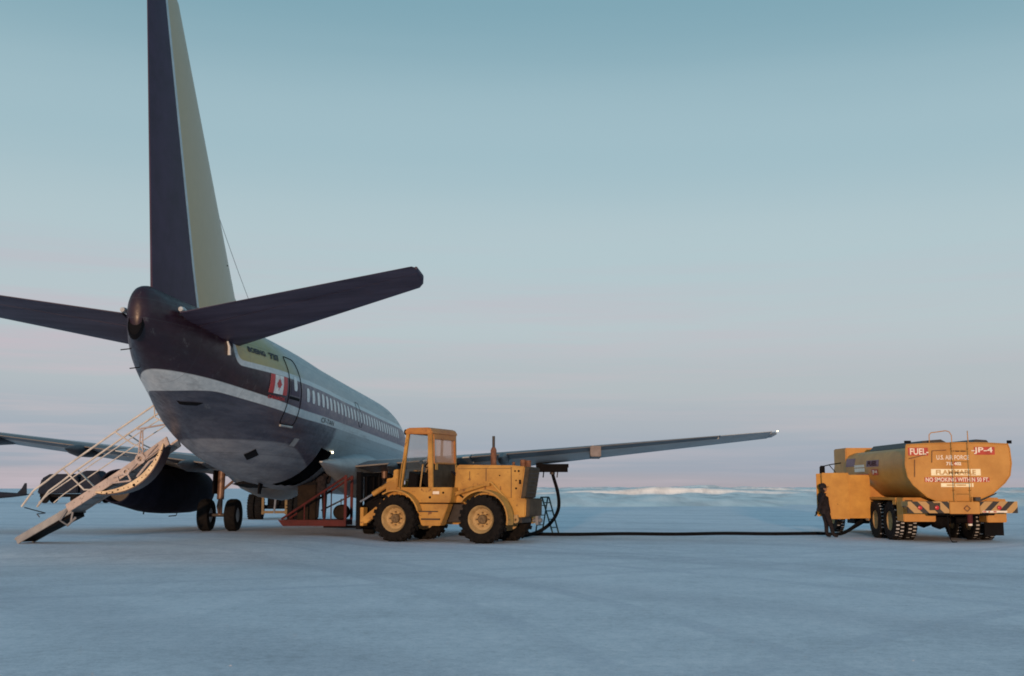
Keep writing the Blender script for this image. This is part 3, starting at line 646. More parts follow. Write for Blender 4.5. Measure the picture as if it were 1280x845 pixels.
def build_tail():
    # vertical fin; (s, z) lines read off the picture: LE (23.48,6.12)-(28.25,11.94), hinge (26.9,5.3)-(29.2,11.6), TE (28.87,5.02)-(29.95,11.3)
    def le(z): return 23.48 + (z-6.12)*(28.25-23.48)/(11.94-6.12)
    def hi(z): return 26.89 + (z-5.31)*(29.17-26.89)/(11.51-5.31)
    def te(z): return 28.87 + (z-5.02)*(29.93-28.87)/(11.15-5.02)
    zs = [5.25, 5.6, 6.12, 7.5, 9, 10.5, 11.9, 12.02]
    secs = []
    for z in zs:
        l_ = le(z) if z >= 6.12 else 23.48 - (6.12-z)*2.2
        secs.append((l_, z, 0, te(z), 0, 0.095 if z < 12 else 0.05))
    # the chord split follows the hinge line: build sections with per-level split
    def part(split_lo, split_hi, name, mat_, zlist, n=12):
        g = MB(); rings = []
        for (sl, z, _, st, _, tc) in zlist:
            ch = st-sl; h = (hi(z)-sl)/ch; a = 0.0 if split_lo == 0 else h + split_lo/ch; b_ = 1.0 if split_hi == 1 else h + split_hi/ch
            rings.append([(y*ch, 15.4-(sl+x*ch), z) for x, y in airfoil(tc, a, b_, n)])
        k = len(rings[0]); vs = [p for r in rings for p in r]
        fs = [(i*k+j, i*k+(j+1) % k, (i+1)*k+(j+1) % k, (i+1)*k+j) for i in range(len(rings)-1) for j in range(k)] + [tuple(range(k)), tuple(range((len(rings)-1)*k, len(rings)*k))]
        g.add(vs, fs); return g.build(name, mat_, AIR, ang=40)
    fin = part(0, -0.12, 'fin', M['fin_cream'], secs)
    p = part(-0.118, -0.012, 'fin_trailing_strip', M['white_paint'], secs, 3); p.parent = fin
    part(0.012, 1, 'rudder', M['purple'], secs)
    # rudder hinge marks, HF antenna with its thick insulator, little stub
    g = MB()
    a = Vector((0.0, 15.4-25.25, 8.24)); b_ = Vector((0.05, 15.4-20.2, 5.45)); mid = a.lerp(b_, 0.09)
    g.tube([a, mid], [0.022, 0.016], 6); ins = g.build('antenna_insulator', M['black'], AIR)
    g = MB(); pts = [mid.lerp(b_, k/12) + Vector((0, 0, -0.10*math.sin(math.pi*k/12))) for k in range(13)]
    g.tube(pts, 0.006, 5); g.build('antenna_wire', M['dark_steel'], AIR)
    g = MB(); g.tube([(0.10, 15.4-25.0, 6.78), (0.26, 15.4-24.75, 6.76)], [0.03, 0.015], 6); g.build('fin_probe', M['black'], AIR)
    # stabilizers
    root = (25.9, 0.45, 4.44, 28.85, 4.83, 0.11); tip = (29.15, 5.66, 5.28, 30.38, 5.44, 0.10)
    end = (29.32, 5.74, 5.31, 30.30, 5.43, 0.05)
    for sg in (1, -1):
        sc = [root, tip, end]
        st = surface([(s[0], sg*s[1], *s[2:]) for s in sc], 0.0, 0.70, 'stabilizer', M['stab_paint'])
        el = lerp_secs(sc, 0.62, 5.735); surface([(s[0], sg*s[1], *s[2:]) for s in el], 0.712, 1.0, 'elevator', M['stab_paint'], n=6)
        c = lerp_secs(sc, 5.56, 5.74); 
        cap = MB(); cap.tube([(sg*5.72, 15.4-29.3, 5.33), (sg*5.76, 15.4-29.7, 5.39), (sg*5.74, 15.4-30.3, 5.43)], [0.03, 0.05, 0.03], 8)
        q = cap.build('tip_cap', M['stab_paint'], AIR); q.parent = st
        # horn fairing bump at the elevator root
        g = MB(); g.lathe([(0, -.16), (.05, -.12), (.065, 0), (.05, .14), (0, .24)], 12, Matrix.Translation((sg*0.62, 15.4-28.75, 4.93))); q = g.build('hinge_fairing', M['white_paint'], AIR); q.parent = st
build_tail()

# --- wings
WING = [(10.3, 1.0, 1.95, 17.0, 2.02, 0.125), (10.75, 1.9, 1.98, 16.85, 2.14, 0.125), (12.35, 5.0, 2.20, 16.95, 2.38, 0.118), (14.05, 8.3, 2.46, 17.4, 2.62, 0.112), (16.5, 13.2, 2.86, 18.28, 2.98, 0.10), (17.05, 14.55, 2.98, 18.5, 3.08, 0.09)]
def build_wings():
    for sg in (1, -1):
        lift = lambda s: 0 if sg > 0 else max(0, s[1]-1.9)*.058
        mk = lambda sc: [(s[0], sg*s[1], s[2]+lift(s), s[3], s[4]+lift(s), s[5]) for s in sc]
        w = surface(mk(WING), 0.0, 0.74, 'wing', M['wing_grey'], n=20)
        c = lerp_secs(WING, 14.5, 14.55); tipc = MB()
        tipc.lathe([(0.0, -.85), (0.05, -.7), (0.07, .1), (0.05, .6), (0, .75)], 10, Matrix.Translation((sg*14.58, 15.4-17.8, 3.02+lift((0, 14.58))))); q = tipc.build('wing_tip', M['wing_grey'], AIR); q.parent = w
        lm = MB(); lm.lathe([(0, -.03), (.016, -.015), (.018, .015), (0, .03)], 10, Matrix.Translation((sg*14.66, 15.4-18.45, 3.09+lift((0, 14.58))))); q = lm.build('navigation_light', M['lamp'], AIR); q.parent = w
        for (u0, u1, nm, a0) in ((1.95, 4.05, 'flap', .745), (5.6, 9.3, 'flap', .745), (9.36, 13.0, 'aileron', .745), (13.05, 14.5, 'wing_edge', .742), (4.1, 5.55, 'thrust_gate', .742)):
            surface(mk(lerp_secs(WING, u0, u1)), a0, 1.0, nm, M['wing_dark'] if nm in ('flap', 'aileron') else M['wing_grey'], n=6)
        for u in (3.2, 6.6, 9.4):        # flap track fairings
            s = lerp_secs(WING, u, u+.01)[0]; z = s[4]-0.14+lift(s)
            g = MB()
            if u == 9.4 and sg > 0: g.prism([(.16, -.17), (.16, .15), (-.16, .15), (-.16, -.17)], 'y', 15.4-s[3]-.25, 15.4-s[3]+1.3); g.v = [(a+sg*u, b_, c_+z) for a, b_, c_ in g.v]
            else: g.lathe([(0, -1.9), (.08, -1.5), (.15, -.5), (.16, .3), (.10, .9), (0, 1.3)], 14, Matrix.Translation((sg*u, 15.4-s[3]+.2, z)) @ Matrix.Rotation(R(180), 4, 'Z') @ Matrix.Scale(1.2, 4, (0, 0, 1)))
            q = g.build('flap_fairing', M['fairing_grey'] if (u == 9.4 and sg > 0) else M['wing_dark'], AIR, bevel=.02 if (u == 9.4 and sg > 0) else 0); q.parent = w
        # wing root fairing on the body side
        g = MB(); rings = []
        for (s, h, wd, zc) in ((9.4, .1, .1, 1.8), (10.4, .45, .55, 1.85), (12, .70, .85, 1.9), (14.0, .74, .85, 2.0), (15.6, .62, .68, 2.05), (16.9, .44, .46, 2.1), (18.0, .26, .30, 2.15), (19.0, .10, .16, 2.2), (19.6, .02, .05, 2.22)):
            rings.append([(sg*(1.55 + wd*math.cos(a)), 15.4-s, zc - .05 + h*math.sin(a)) for a in [2*math.pi*k/20 for k in range(20)]])
        k = 20; vs = [p for r in rings for p in r]; fs = [(i*k+j, i*k+(j+1) % k, (i+1)*k+(j+1) % k, (i+1)*k+j) for i in range(len(rings)-1) for j in range(k)] + [tuple(range(k)), tuple(range(len(vs)-k, len(vs)))]
        g.add(vs, fs); g.build('wing_root_fairing', M['wing_grey'], AIR, ang=60)
    # open refuelling panel under the starboard wing, with hanging couplings
    g = MB(); g.box((8.05, 15.4-14.8, 2.24), (1.05, .55, .10)); g.box((8.05, 15.4-15.05, 2.15), (1.0, .03, .25), Matrix.Rotation(R(14), 4, 'X')); p = g.build('refuelling_panel', M['black'], AIR)
    for x in (7.75, 8.2):
        g = MB(); g.tube([(x, 15.4-14.85, 2.2), (x+.02, 15.4-14.85, 2.05), (x, 15.4-14.85, 1.86)], 0.02, 6)
        q = g.build('coupling_strap', M['dark_steel'], AIR); q.parent = p
build_wings()

# --- engines
def build_engines():
    for sg in (1, -1):
        T0 = Matrix.Translation((sg*4.92, 15.4, 0))
        g = MB(); prof = [(0.42, 11.6, 0), (0.60, 11.15, 0), (0.66, 11.05, 0), (0.72, 11.25, 0), (0.775, 12.0, 0), (0.78, 13.2, -.02), (0.765, 14.4, -.04), (0.735, 15.4, -.05), (0.68, 16.3, -.05), (0.60, 17.2, -.03), (0.53, 18.1, 0), (0.50, 18.35, 0.0), (0.46, 18.33, 0.0), (0.44, 17.8, 0)]
        n = 40; vs = []
        for r, s, dz in prof:
            for k in range(n): a = 2*math.pi*k/n; vs.append((sg*4.92 + r*math.cos(a), 15.4-s, 1.50+dz + r*math.sin(a)))
        fs = [(i*n+j, i*n+(j+1) % n, (i+1)*n+(j+1) % n, (i+1)*n+j) for i in range(len(prof)-1) for j in range(n)]
        g.add(vs, fs); e = g.build('engine_nacelle', M['nacelle'], AIR, ang=50)
        g = MB(); g.lathe([(0, 0), (0.44, 0.0), (0.44, -0.02), (0.20, -0.03), (0.12, -.5), (0, -.55)], 32, Matrix.Translation((sg*4.92, 15.4-17.8, 1.50))); q = g.build('exhaust_plug', M['dark_steel'], AIR); q.parent = e
        g = MB(); g.lathe([(0, 0), (0.45, 0.0), (0.45, .03), (.12, .05), (0, .30)], 32, Matrix.Translation((sg*4.92, 15.4-11.7, 1.50))); q = g.build('intake_fan', M['dark_steel'], AIR); q.parent = e
        g = MB(); g.prism([(15.4-11.9, 2.1), (15.4-12.6, 2.4), (15.4-16.5, 2.35), (15.4-17.6, 2.0), (15.4-16.5, 1.9), (15.4-12.5, 1.95)], 'x', sg*4.92-.16, sg*4.92+.16); g.build('engine_pylon', M['nacelle'], AIR, bevel=.04)
        g = MB(); g.tube([(sg*4.92, 15.4-13.0, .74), (sg*4.92, 15.4-13.1, .62), (sg*4.92-.25, 15.4-13.12, .60)], 0.02, 6); g.build('drain_pipe', M['black'], AIR).parent = e; g = MB(); g.tube([(sg*5.0, 15.4-15.8, .80), (sg*5.0, 15.4-15.85, .68)], 0.025, 6); q = g.build('drain_pipe', M['black'], AIR); q.parent = e
build_engines()

# --- landing gear
def wheel_prof(R_, w, rim): return [(rim, -w*.38), (rim+.02, -w*.46), (R_*.80, -w*.5), (R_*.93, -w*.45), (R_, -w*.25), (R_, w*.25), (R_*.93, w*.45), (R_*.80, w*.5), (rim+.02, w*.46), (rim, w*.38)]
def build_gear():
    def gear(x, y, zc, Rw, dx, w, name, zt):
        g = MB(); g.tube([(x, y, zc), (x, y, zc+.55)], 0.075, 14); g.tube([(x, y, zc+.5), (x, y+.05, zt)], 0.115, 14)
        s = g.build(name, M['gear_metal'], AIR)
        g = MB(); g.tube([(x-dx, y, zc), (x+dx, y, zc)], 0.06, 12); g.build('axle', M['dark_steel'], AIR).parent = s
        g = MB(); g.tube([(x, y+.02, zc+.75), (x + (0.9 if x < 0 else -0.9), y+.1, zt+.05)], 0.04, 8); g.tube([(x, y-.16, zc+.5), (x, y-.30, zc+.28), (x, y-.14, zc+.05)], 0.025, 6)
        g.build('brace', M['gear_metal'], AIR).parent = s
        if zt > 1.7:
            g = MB(); g.box((x + (-.16 if x < 0 else .16), y+.05, zc+1.05), (.05, .7, .75)); g.build('gear_door', M['black'], AIR, bevel=.01).parent = s
        for sx in (-1, 1):
            g = MB(); g.lathe(wheel_prof(Rw, w, Rw*.45), 36, Matrix.Translation((x+sx*dx, y, zc)), 'x', False); t = g.build('tyre', M['rubber'], AIR); t.parent = s
            g = MB(); g.lathe([(0, -w*.3), (Rw*.3, -w*.32), (Rw*.46, -w*.38), (Rw*.46, w*.38), (Rw*.3, w*.32), (0, w*.3)], 24, Matrix.Translation((x+sx*dx, y, zc)), 'x'); r = g.build('rim', M['grey_steel'], AIR); r.parent = s
    gear(-2.66, 0.0, 0.65, 0.515, 0.44, 0.37, 'main_gear', 2.15)
    gear(2.66, 0.0, 0.65 if False else 0.56, 0.515, 0.44, 0.37, 'main_gear', 2.15)
    gear(0.0, 11.34, 0.36+0.31, 0.31, 0.20, 0.2, 'nose_gear', 1.6)
build_gear()

# --- rear stairs on the port side
def build_airstair():
    root = None
    sN, sF = 23.80, 22.98
    yN, yF = 15.4-sN, 15.4-sF
    up = [(-1.42, 2.62), (-2.55, 1.80), (-3.90, 0.93)]
    def beam(pts, y, th, dep, name, mat_, parent):
        g = MB(); n = len(pts); top = [(p[0], p[1]) for p in pts]; nrm = []
        bot = [(p[0]+dep*.45, p[1]-dep) for p in reversed(pts)]
        g.prism(top+bot, 'y', y-th/2, y+th/2); return g.build(name, mat_, parent or AIR, bevel=.008)
    g = MB()
    # treads between the beams
    st = beam(up, yN, .07, .19, 'airstair', M['stair_pink'], AIR); st['label'] = 'lowered folding passenger stairs on the port side of the tail'
    beam(up, yF, .07, .19, 'side_beam', M['stair_pink'], st)
    low = [(-3.86, 0.98), (-5.10, 0.16)]
    b1 = beam([(-3.80, .90), (-5.14, .12)], yN+.02, .06, .16, 'side_beam', M['stair_grey'], st); beam([(-3.80, .90), (-5.14, .12)], yF-.02, .06, .16, 'side_beam', M['stair_grey'], st)
    for k in range(15):
        u = k/14.0
        if u < .7: a = u/.7; x, z = -1.55+(-3.85+1.55)*a, 2.40+(0.80-2.40)*a
        else: a = (u-.7)/.3; x, z = -3.9+(-5.05+3.9)*a, .76+(0.05-.76)*a+.03
        g.box((x, (yN+yF)/2, z), (.25, abs(yN-yF)-.08, .035))
    g.build('tread', M['stair_grey'], st)
    g = MB(); vs = [(-1.48, 2.44), (-3.88, .76), (-3.90, .70), (-1.50, 2.36)]; g.prism(vs, 'y', yN+.04, yF-.04); g.build('riser_plate', M['stair_grey'], st)
    # dark underside panel of the lower flight
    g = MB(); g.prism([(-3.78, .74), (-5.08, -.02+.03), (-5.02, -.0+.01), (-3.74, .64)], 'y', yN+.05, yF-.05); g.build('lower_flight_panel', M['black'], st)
    # knuckle bracket at the fold
    g = MB(); g.tube([(-3.85, yN-.03, .80), (-4.0, yN-.05, .55), (-3.80, yN-.05, .42), (-3.60, yN-.04, .62)], .035, 8); g.tube([(-3.7, yN-.03, .75), (-3.72, yN-.05, .50)], .03, 8)
    g.build('fold_bracket', M['grey_steel'], st)
    # curved outer door skin carried under the stairs
    g = MB(); outer = []; inner = []
    A = Vector((-1.46, 2.42)); B = Vector((-3.12, 1.22)); n = 16; ax = (B-A).normalized(); nr = Vector((-ax.y, ax.x));
    if nr.y > 0: nr = -nr
    for k in range(n+1):
        t = k/n; q = A.lerp(B, t) + nr*(0.45*math.sin(math.pi*t)**0.8); outer.append((q.x, q.y)); q2 = A.lerp(B, t) + nr*(0.45*math.sin(math.pi*t)**0.8 - .14*math.sin(math.pi*min(1, max(0, t*.96+.02)))**.5); inner.append((q2.x, q2.y))
    mid = [((a[0]*.35+b[0]*.65), (a[1]*.35+b[1]*.65)) for a, b in zip(outer, inner)]
    g.prism([(p[0]+nr.x*.03, p[1]+nr.y*.03) for p in outer] + list(reversed(outer)), 'y', yN-.10, yN+.42); ds = g.build('door_skin', M['maroon'], st, ang=50)
    g = MB(); g.prism(outer + list(reversed(inner)), 'y', yN-.09, yN+.0); g.build('door_rib', M['door_inner'], ds, ang=50)
    g = MB(); g.prism(outer + list(reversed(inner)), 'y', yN+.33, yN+.42); g.build('door_rib', M['door_inner'], ds, ang=50)
    for k in range(1, n):       # row of fittings along the rib
        q = (outer[k][0]*.5+inner[k][0]*.5, outer[k][1]*.5+inner[k][1]*.5); rr = .035 if k == 9 else random.choice((.012, .016, .02))
        g = MB(); g.lathe([(0, -.012), (rr, -.012), (rr, .012), (0, .012)], 8, Matrix.Translation((q[0]+random.uniform(-.02, .02), yN-.095, q[1]+random.uniform(-.03, .03))))
        g.build('rivet', M['black'], st)
    # mechanism: links, torque tubes, springs
    g = MB()
    def L(a, b, r=.022): g.tube([(a[0], yN-.07, a[1]), (b[0], yN-.07, b[1])], r, 8)
    L((-1.60, 2.30), (-1.95, 2.02)); L((-1.95, 2.02), (-2.05, 2.28)); L((-2.05, 2.05), (-2.35, 1.70), .03); L((-2.35, 1.70), (-2.25, 1.52)); L((-2.25, 1.52), (-2.75, 1.46)); L((-2.35, 1.72), (-2.70, 1.60)); L((-1.80, 2.0), (-2.1, 1.62), .03)
    L((-1.62, 2.1), (-1.80, 2.0)); L((-2.6, 1.62), (-2.55, 1.48)); L((-1.95, 2.05), (-1.62, 2.42))
    g.build('linkage', M['stair_pink'], st)
    g = MB(); Mx = Matrix.Translation((-2.03, yN-.06, 2.06))
    g.lathe([(.06, -.05), (.13, -.05), (.13, .05), (.06, .05)], 20, Mx, caps=False); g.build('pulley', M['stair_pink'], st); g = MB(); g.lathe([(.05, -.04), (.09, -.04), (.09, .04), (.05, .04)], 16, caps=False, mtx= Matrix.Translation((-2.38, yN-.06, 1.74)))
    g.build('pulley', M['stair_pink'], st)
    g = MB(); g.tube([(-1.98, yN-.06, 2.10), (-2.02, yN-.06, 2.78)], .02, 6); g.tube([(-2.10, yN-.06, 2.10), (-2.06, yN-.06, 2.78)], .02, 6); g.tube([(-2.16, yN-.06, 2.80), (-1.45, yN-.06, 2.92)], .022, 6)
    for k in range(5): g.tube([(-2.0-.005*k, yN-.06, 2.22+.12*k), (-2.09+.005*k, yN-.06, 2.26+.12*k)], .01, 5)
    g.build('spring_strut', M['stair_pink'], st)
    # handrails
    for y, off in ((yN, 0), (yF, 0)):
        g = MB(); g.tube([(-1.62, y, 3.52), (-2.75, y, 2.74), (-4.10, y, 1.78), (-4.45, y, 1.50), (-4.75, y, 1.28), (-5.03, y, .88)], .026, 10)
        h = g.build('handrail', M['rail'], st)
        g = MB(); g.tube([(-1.55, y, 3.10), (-2.8, y, 2.27), (-4.35, y, 1.20), (-4.6, y, .98)], .015, 8); g.build('lower_rail', M['rail'], h)
        g = MB(); g.tube([(-4.0, y, 1.80), (-3.45, y-.02, 1.30), (-3.05, y-.02, 1.30)], .022, 8); g.tube([(-2.75, y, 2.74), (-2.30, y, 2.45), (-1.95, y, 2.3)], .02, 8); g.tube([(-1.78, y, 3.42), (-1.75, y, 3.10), (-1.45, y, 2.95)], .018, 8)
        g.build('rail_post', M['rail'], h)
    # crumpled safety net piece at the foot
    g = MB(); g.tube([(-4.95, yN, .86), (-4.80, yF, .72), (-4.62, yN, .70), (-4.55, yN, .62)], .014, 6); g.build('safety_strap', M['dark_steel'], st)
build_airstair()

# ================================================================== WHEEL LOADER
def tread_tyre(Rw, w, rim, n=22, mat_lug=None):
    """big lugged tyre about the y axis at the origin"""
    g = MB(); g.lathe([(rim, -w*.36), (rim+.03, -w*.47), (Rw*.78, -w*.5), (Rw*.92, -w*.47), (Rw*.955, -w*.30), (Rw*.96, w*.30), (Rw*.92, w*.47), (Rw*.78, w*.5), (rim+.03, w*.47), (rim, w*.36)], 48, caps=False)
    for k in range(n):
        for sg in (-1, 1):
            a = 2*math.pi*(k + (.5 if sg > 0 else 0))/n
            m = Matrix.Rotation(a, 4, 'Y') @ Matrix.Translation((0, sg*w*.24, Rw*.955)) @ Matrix.Rotation(R(28)*sg, 4, 'Z')
            g.add([(-.035,-w*.25,-.05),(.035,-w*.25,-.05),(.035,w*.25,-.05),(-.035,w*.25,-.05),(-.026,-w*.25,.04),(.026,-w*.25,.04),(.026,w*.25,.04),(-.026,w*.25,.04)],
                  [(0,3,2,1),(4,5,6,7),(0,1,5,4),(1,2,6,5),(2,3,7,6),(3,0,4,7)], m)
            # shoulder part of the lug
            m = Matrix.Rotation(a, 4, 'Y') @ Matrix.Translation((.02*sg*0, sg*w*.485, Rw*.90))
            g.add([(-.035,-.02,-.08),(.035,-.02,-.08),(.035,.02,-.08),(-.035,.02,-.08),(-.03,-.02,.06),(.03,-.02,.06),(.03,.01,.06),(-.03,.01,.06)],
                  [(0,3,2,1),(4,5,6,7),(0,1,5,4),(1,2,6,5),(2,3,7,6),(3,0,4,7)], m)
    return g
def loader_wheel(root, x, y, side, Rw=.665, w=.42):
    t = tread_tyre(Rw, w, Rw*.56).build('wheel', M['rubber'], root, loc=(x, y, Rw-.01))
    g = MB(); s = side
    g.lathe([(0, s*.02), (Rw*.30, s*.02), (Rw*.36, s*.05), (Rw*.44, s*.06), (Rw*.50, s*.13), (Rw*.54, s*.185), (Rw*.575, s*.205), (Rw*.575, s*.16), (Rw*.56, s*.10), (Rw*.56, -s*.18), (0, -s*.18)], 40); g.build('rim', M['rim_cream'], t)
    g = MB(); g.lathe([(0, s*.15), (Rw*.15, s*.15), (Rw*.19, s*.12), (Rw*.20, s*.03), (0, s*.03)], 24)
    for k in range(8):
        a = 2*math.pi*k/8; g.lathe([(0, s*.10), (.022, s*.10), (.022, s*.04), (0, s*.04)], 6, Matrix.Translation((Rw*.27*math.cos(a), 0, Rw*.27*math.sin(a))))
    g.build('hub', M['hub_dirty'], t)
    return t
def build_loader():
    root = empty('wheel_loader', (-.42, 32.14, 0), (0, 0, R(157)), 'yellow articulated wheel loader with enclosed cab parked beside the fuselage', 'loader')
    Y = M['loader_yellow']
    for x in (0, 2.72):
        loader_wheel(root, x, .93, 1); loader_wheel(root, x, -.93, -1)
    # axles and chassis
    g = MB(); g.tube([(0, -.8, .66), (0, .8, .66)], .16, 14); g.tube([(2.72, -.8, .66), (2.72, .8, .66)], .16, 14); g.b2((-.9, -.35, .55), (3.3, .35, 1.05)); g.build('chassis', M['dark_steel'], root, bevel=.01)
    # engine hood (narrower than the fenders)
    g = MB(); g.prism([(1.20, 1.10), (1.10, 2.12), (1.04, 2.17), (-.62, 2.14), (-1.02, 2.10), (-.88, 1.15)], 'y', -.40, .42); hood = g.build('hood', Y, root, bevel=.03)
    for (a, b_, c, d) in ((.15, .165, 1.70, 2.06), (-.62, -.605, 1.22, 2.10), (.66, .675, 1.78, 1.98)):
        g = MB(); g.b2((a, .417, c), (b_, .428, d)); g.build('panel_seam', M['dark_steel'], hood)
    g = MB(); g.b2((-.60, .417, 2.05), (1.04, .428, 2.06)); g.build('panel_seam', M['dark_steel'], hood)
    for x, z, rr in ((-.73, 1.98, .025), (-.84, 1.98, .03), (-.76, 1.72, .02), (-.76, 1.50, .03), (-.26, 1.86, .02)):
        g = MB(); g.lathe([(0, -.01), (rr, -.01), (rr, .012), (0, .012)], 10, Matrix.Translation((x, .422, z))); g.build('vent_hole', M['black'], hood)
    g = MB(); g.b2((-.91, .42, 1.62), (-.85, .432, 1.74)); g.build('vent_slot', M['black'], hood)
    # radiator grille, slopes back
    g = MB(); g.prism([(-1.025, 2.10), (-1.16, 2.06), (-1.02, 1.24), (-.89, 1.22)], 'y', -.39, .41); gr = g.build('radiator_grille', M['dark_panel'], root, bevel=.01)
    for k in range(8):
        u = k/7; x = -1.165 + .13*u; z = 2.02 - .75*u; g = MB(); g.box((x, .01, z), (.02, .70, .02)); g.build('grille_bar', M['dark_steel'], gr)
    # counterweight
    g = MB(); g.prism([(-.50, 1.24), (-1.09, 1.22), (-1.07, .72), (-.72, .70), (-.56, .85)], 'y', -.46, .50); g.build('counterweight', Y, root, bevel=.03)
    g = MB(); g.prism([(-1.092, 1.23), (-1.20, 1.20), (-1.18, .74), (-1.072, .71)], 'y', -.46, .50); g.build('rear_bumper', M['dark_panel'], root, bevel=.02)
    g = MB(); g.lathe([(.035, -.03), (.095, -.03), (.095, .03), (.035, .03)], 18, Matrix.Translation((-.80, .54, .64)), caps=False); g.b2((-.86, .50, .68), (-.74, .565, .78)); g.build('towing_eye', M['rim_cream'], root)
    g = MB(); g.tube([(-1.15, .1, .62), (-1.40, .1, .62)], .06, 10); g.b2((-1.33, .0, .5), (-1.25, .2, .74)); g.build('tow_hitch', M['grey_steel'], root)
    # rear fenders
    for y0, y1 in ((.70, 1.12), (-1.12, -.70)):
        g = MB(); o = []; i_ = []
        for k in range(13):
            a = R(168 - k*14.5 if False else -12 + k*12.0); o.append((-.80*math.cos(a) if False else 0, 0))
        o = [(.80*math.cos(R(a)), .66+.80*math.sin(R(a))) for a in range(38, 200, 9)]; i_ = [(.76*math.cos(R(a)), .66+.76*math.sin(R(a))) for a in range(38, 200, 9)]
        g.prism(o + list(reversed(i_)), 'y', y0, y1-.02); g.build('rear_fender', Y, root, ang=50)
        o = [(2.72+.80*math.cos(R(a)), .66+.80*math.sin(R(a))) for a in range(60, 170, 8)]; i_ = [(2.72+.76*math.cos(R(a)), .66+.76*math.sin(R(a))) for a in range(60, 170, 8)]
        g = MB(); g.prism(o + list(reversed(i_)), 'y', y0, y1-.02); g.build('front_fender', Y, root, ang=50)
        # fender filler that ties the rear fender to the hood
    g = MB(); g.prism([(.85, 1.08), (.75, 1.20), (.4, 1.36), (-.2, 1.44), (-.62, 1.1), (-.55, .9), (0, 1.1)], 'y', -.39, .46); g.build('rear_body', Y, root, bevel=.01)
    # diagonal tie bars on the hood side
    g = MB(); g.tube([(1.17, .52, 1.30), (.07, .52, 1.62)], .045, 8); g.tube([(1.17, .52, 1.32), (.5, .52, 1.51)], .06, 8); d = g.build('steering_cylinder', Y, root)
    g = MB(); g.tube([(.07, .52, 1.68), (-.05, .52, 1.66), (-.57, .52, 1.14)], .035, 8); g.box((.09, .50, 1.62), (.2, .14, .10)); g.build('tie_bar', Y, root)
    # exhaust and two breather cans
    g = MB(); g.tube([(.07, .1, 2.14), (.07, .1, 2.58), (.07, .1, 2.66)], [.085, .085, .05], 14); g.build('muffler', M['rust'], root)
    g = MB(); g.tube([(.07, .1, 2.62), (.07, .1, 2.98)], .04, 12); g.build('exhaust_pipe', M['dark_steel'], root)
    g = MB(); g.tube([(-.84, .1, 2.08), (-.84, .1, 2.30)], .085, 12); g.build('breather_can', M['rust'], root)
    g = MB(); g.tube([(-1.00, .1, 2.03), (-1.00, .1, 2.28)], .075, 12); g.build('breather_can', M['rust'], root)
    g = MB(); g.tube([(-.55, .1, 2.12), (-.55, .1, 2.24)], .04, 10); g.build('filler_cap', M['rust'], root)
    # cab: floor tub and side bodywork
    g = MB(); g.prism([(2.80, 1.53), (2.74, 1.10), (2.2, 1.08), (1.10, 1.10), (1.02, 1.53)], 'y', -.80, .82); tub = g.build('cab_base', Y, root, bevel=.02)
    g = MB(); g.prism([(2.2, 1.065), (1.13, 1.065), (1.38, .46), (1.98, .45)], 'y', .50, .84); g.build('step_box', Y, root, bevel=.02)
    g = MB(); g.prism([(2.2, 1.065), (1.13, 1.065), (1.38, .46), (1.98, .45)], 'y', -.84, -.50); g.build('step_box', Y, root, bevel=.02)
    g = MB(); g.b2((1.42, .838, 1.34), (1.62, .845, 1.42)); g.build('data_plate', M['sign_white'], root)
    g = MB(); g.b2((1.20, .824, 1.075), (2.15, .85, 1.10)); g.build('body_seam', M['black'], tub)
    g = MB(); g.lathe([(0, -.01), (.035, -.01), (.035, .01), (0, .01)], 10, Matrix.Translation((1.72, .83, 1.25))); g.lathe([(0, -.01), (.03, -.01), (.03, .01), (0, .01)], 10, Matrix.Translation((1.30, .83, 1.38))); g.build('bolt_hole', M['black'], tub)
    # posts
    def post(a, b_, r=(.07, .07)):
        g = MB(); A, B = Vector(a), Vector(b_); x, y = r[0]/2, r[1]/2
        vs = [(A.x+dx*x, A.y+dy*y, A.z) for dx, dy in ((-1,-1),(1,-1),(1,1),(-1,1))] + [(B.x+dx*x, B.y+dy*y, B.z) for dx, dy in ((-1,-1),(1,-1),(1,1),(-1,1))]
        g.add(vs, [(0,3,2,1),(4,5,6,7),(0,1,5,4),(1,2,6,5),(2,3,7,6),(3,0,4,7)]); g.build('cab_post', Y, root, bevel=.01)
    for y in (.76, -.76):
        post((2.70, y, 1.50), (2.47, y, 3.08), (.10, .09)); post((1.72, y, 1.50), (1.76, y, 3.08), (.14, .08))
    post((2.18, -.77, 1.50), (2.14, -.77, 3.08), (.08, .04))
    g = MB(); g.prism([(2.56, 3.06), (2.54, 3.17), (2.45, 3.23), (1.78, 3.23), (1.68, 3.15), (1.66, 3.03)], 'y', -.84, .84); g.build('cab_roof', M['loader_roof'], root, bevel=.03)
    # rear wall: warm sky glow put into the window tint, worn dark panel below
    g = MB(); g.b2((1.66, -.715, 2.90), (1.74, .715, 3.04)); g.build('rear_header', M['loader_roof'], root, bevel=.005)
    g = MB(); g.prism([(1.66, 1.50), (1.70, 1.50), (1.72, 2.22), (1.68, 2.22)], 'y', -.715, .715); lp = g.build('rear_panel', M['dark_panel'], root, bevel=.005)
    g = MB(); g.prism([(1.69, 2.24), (1.71, 2.24), (1.73, 2.90), (1.71, 2.90)], 'y', -.66, .66); g.build('rear_window', M['cab_glass'], root, smooth=False)
    g = MB(); g.tube([(1.67, .68, 2.22), (1.67, -.68, 2.22), (1.69, -.68, 2.92), (1.69, .68, 2.92), (1.67, .68, 2.22)], .03, 6); g.build('window_frame', M['loader_roof'], root)
    g = MB(); g.box((1.64, .58, 2.12), (.012, .16, .18)); g.build('latch_plate', Y, lp)
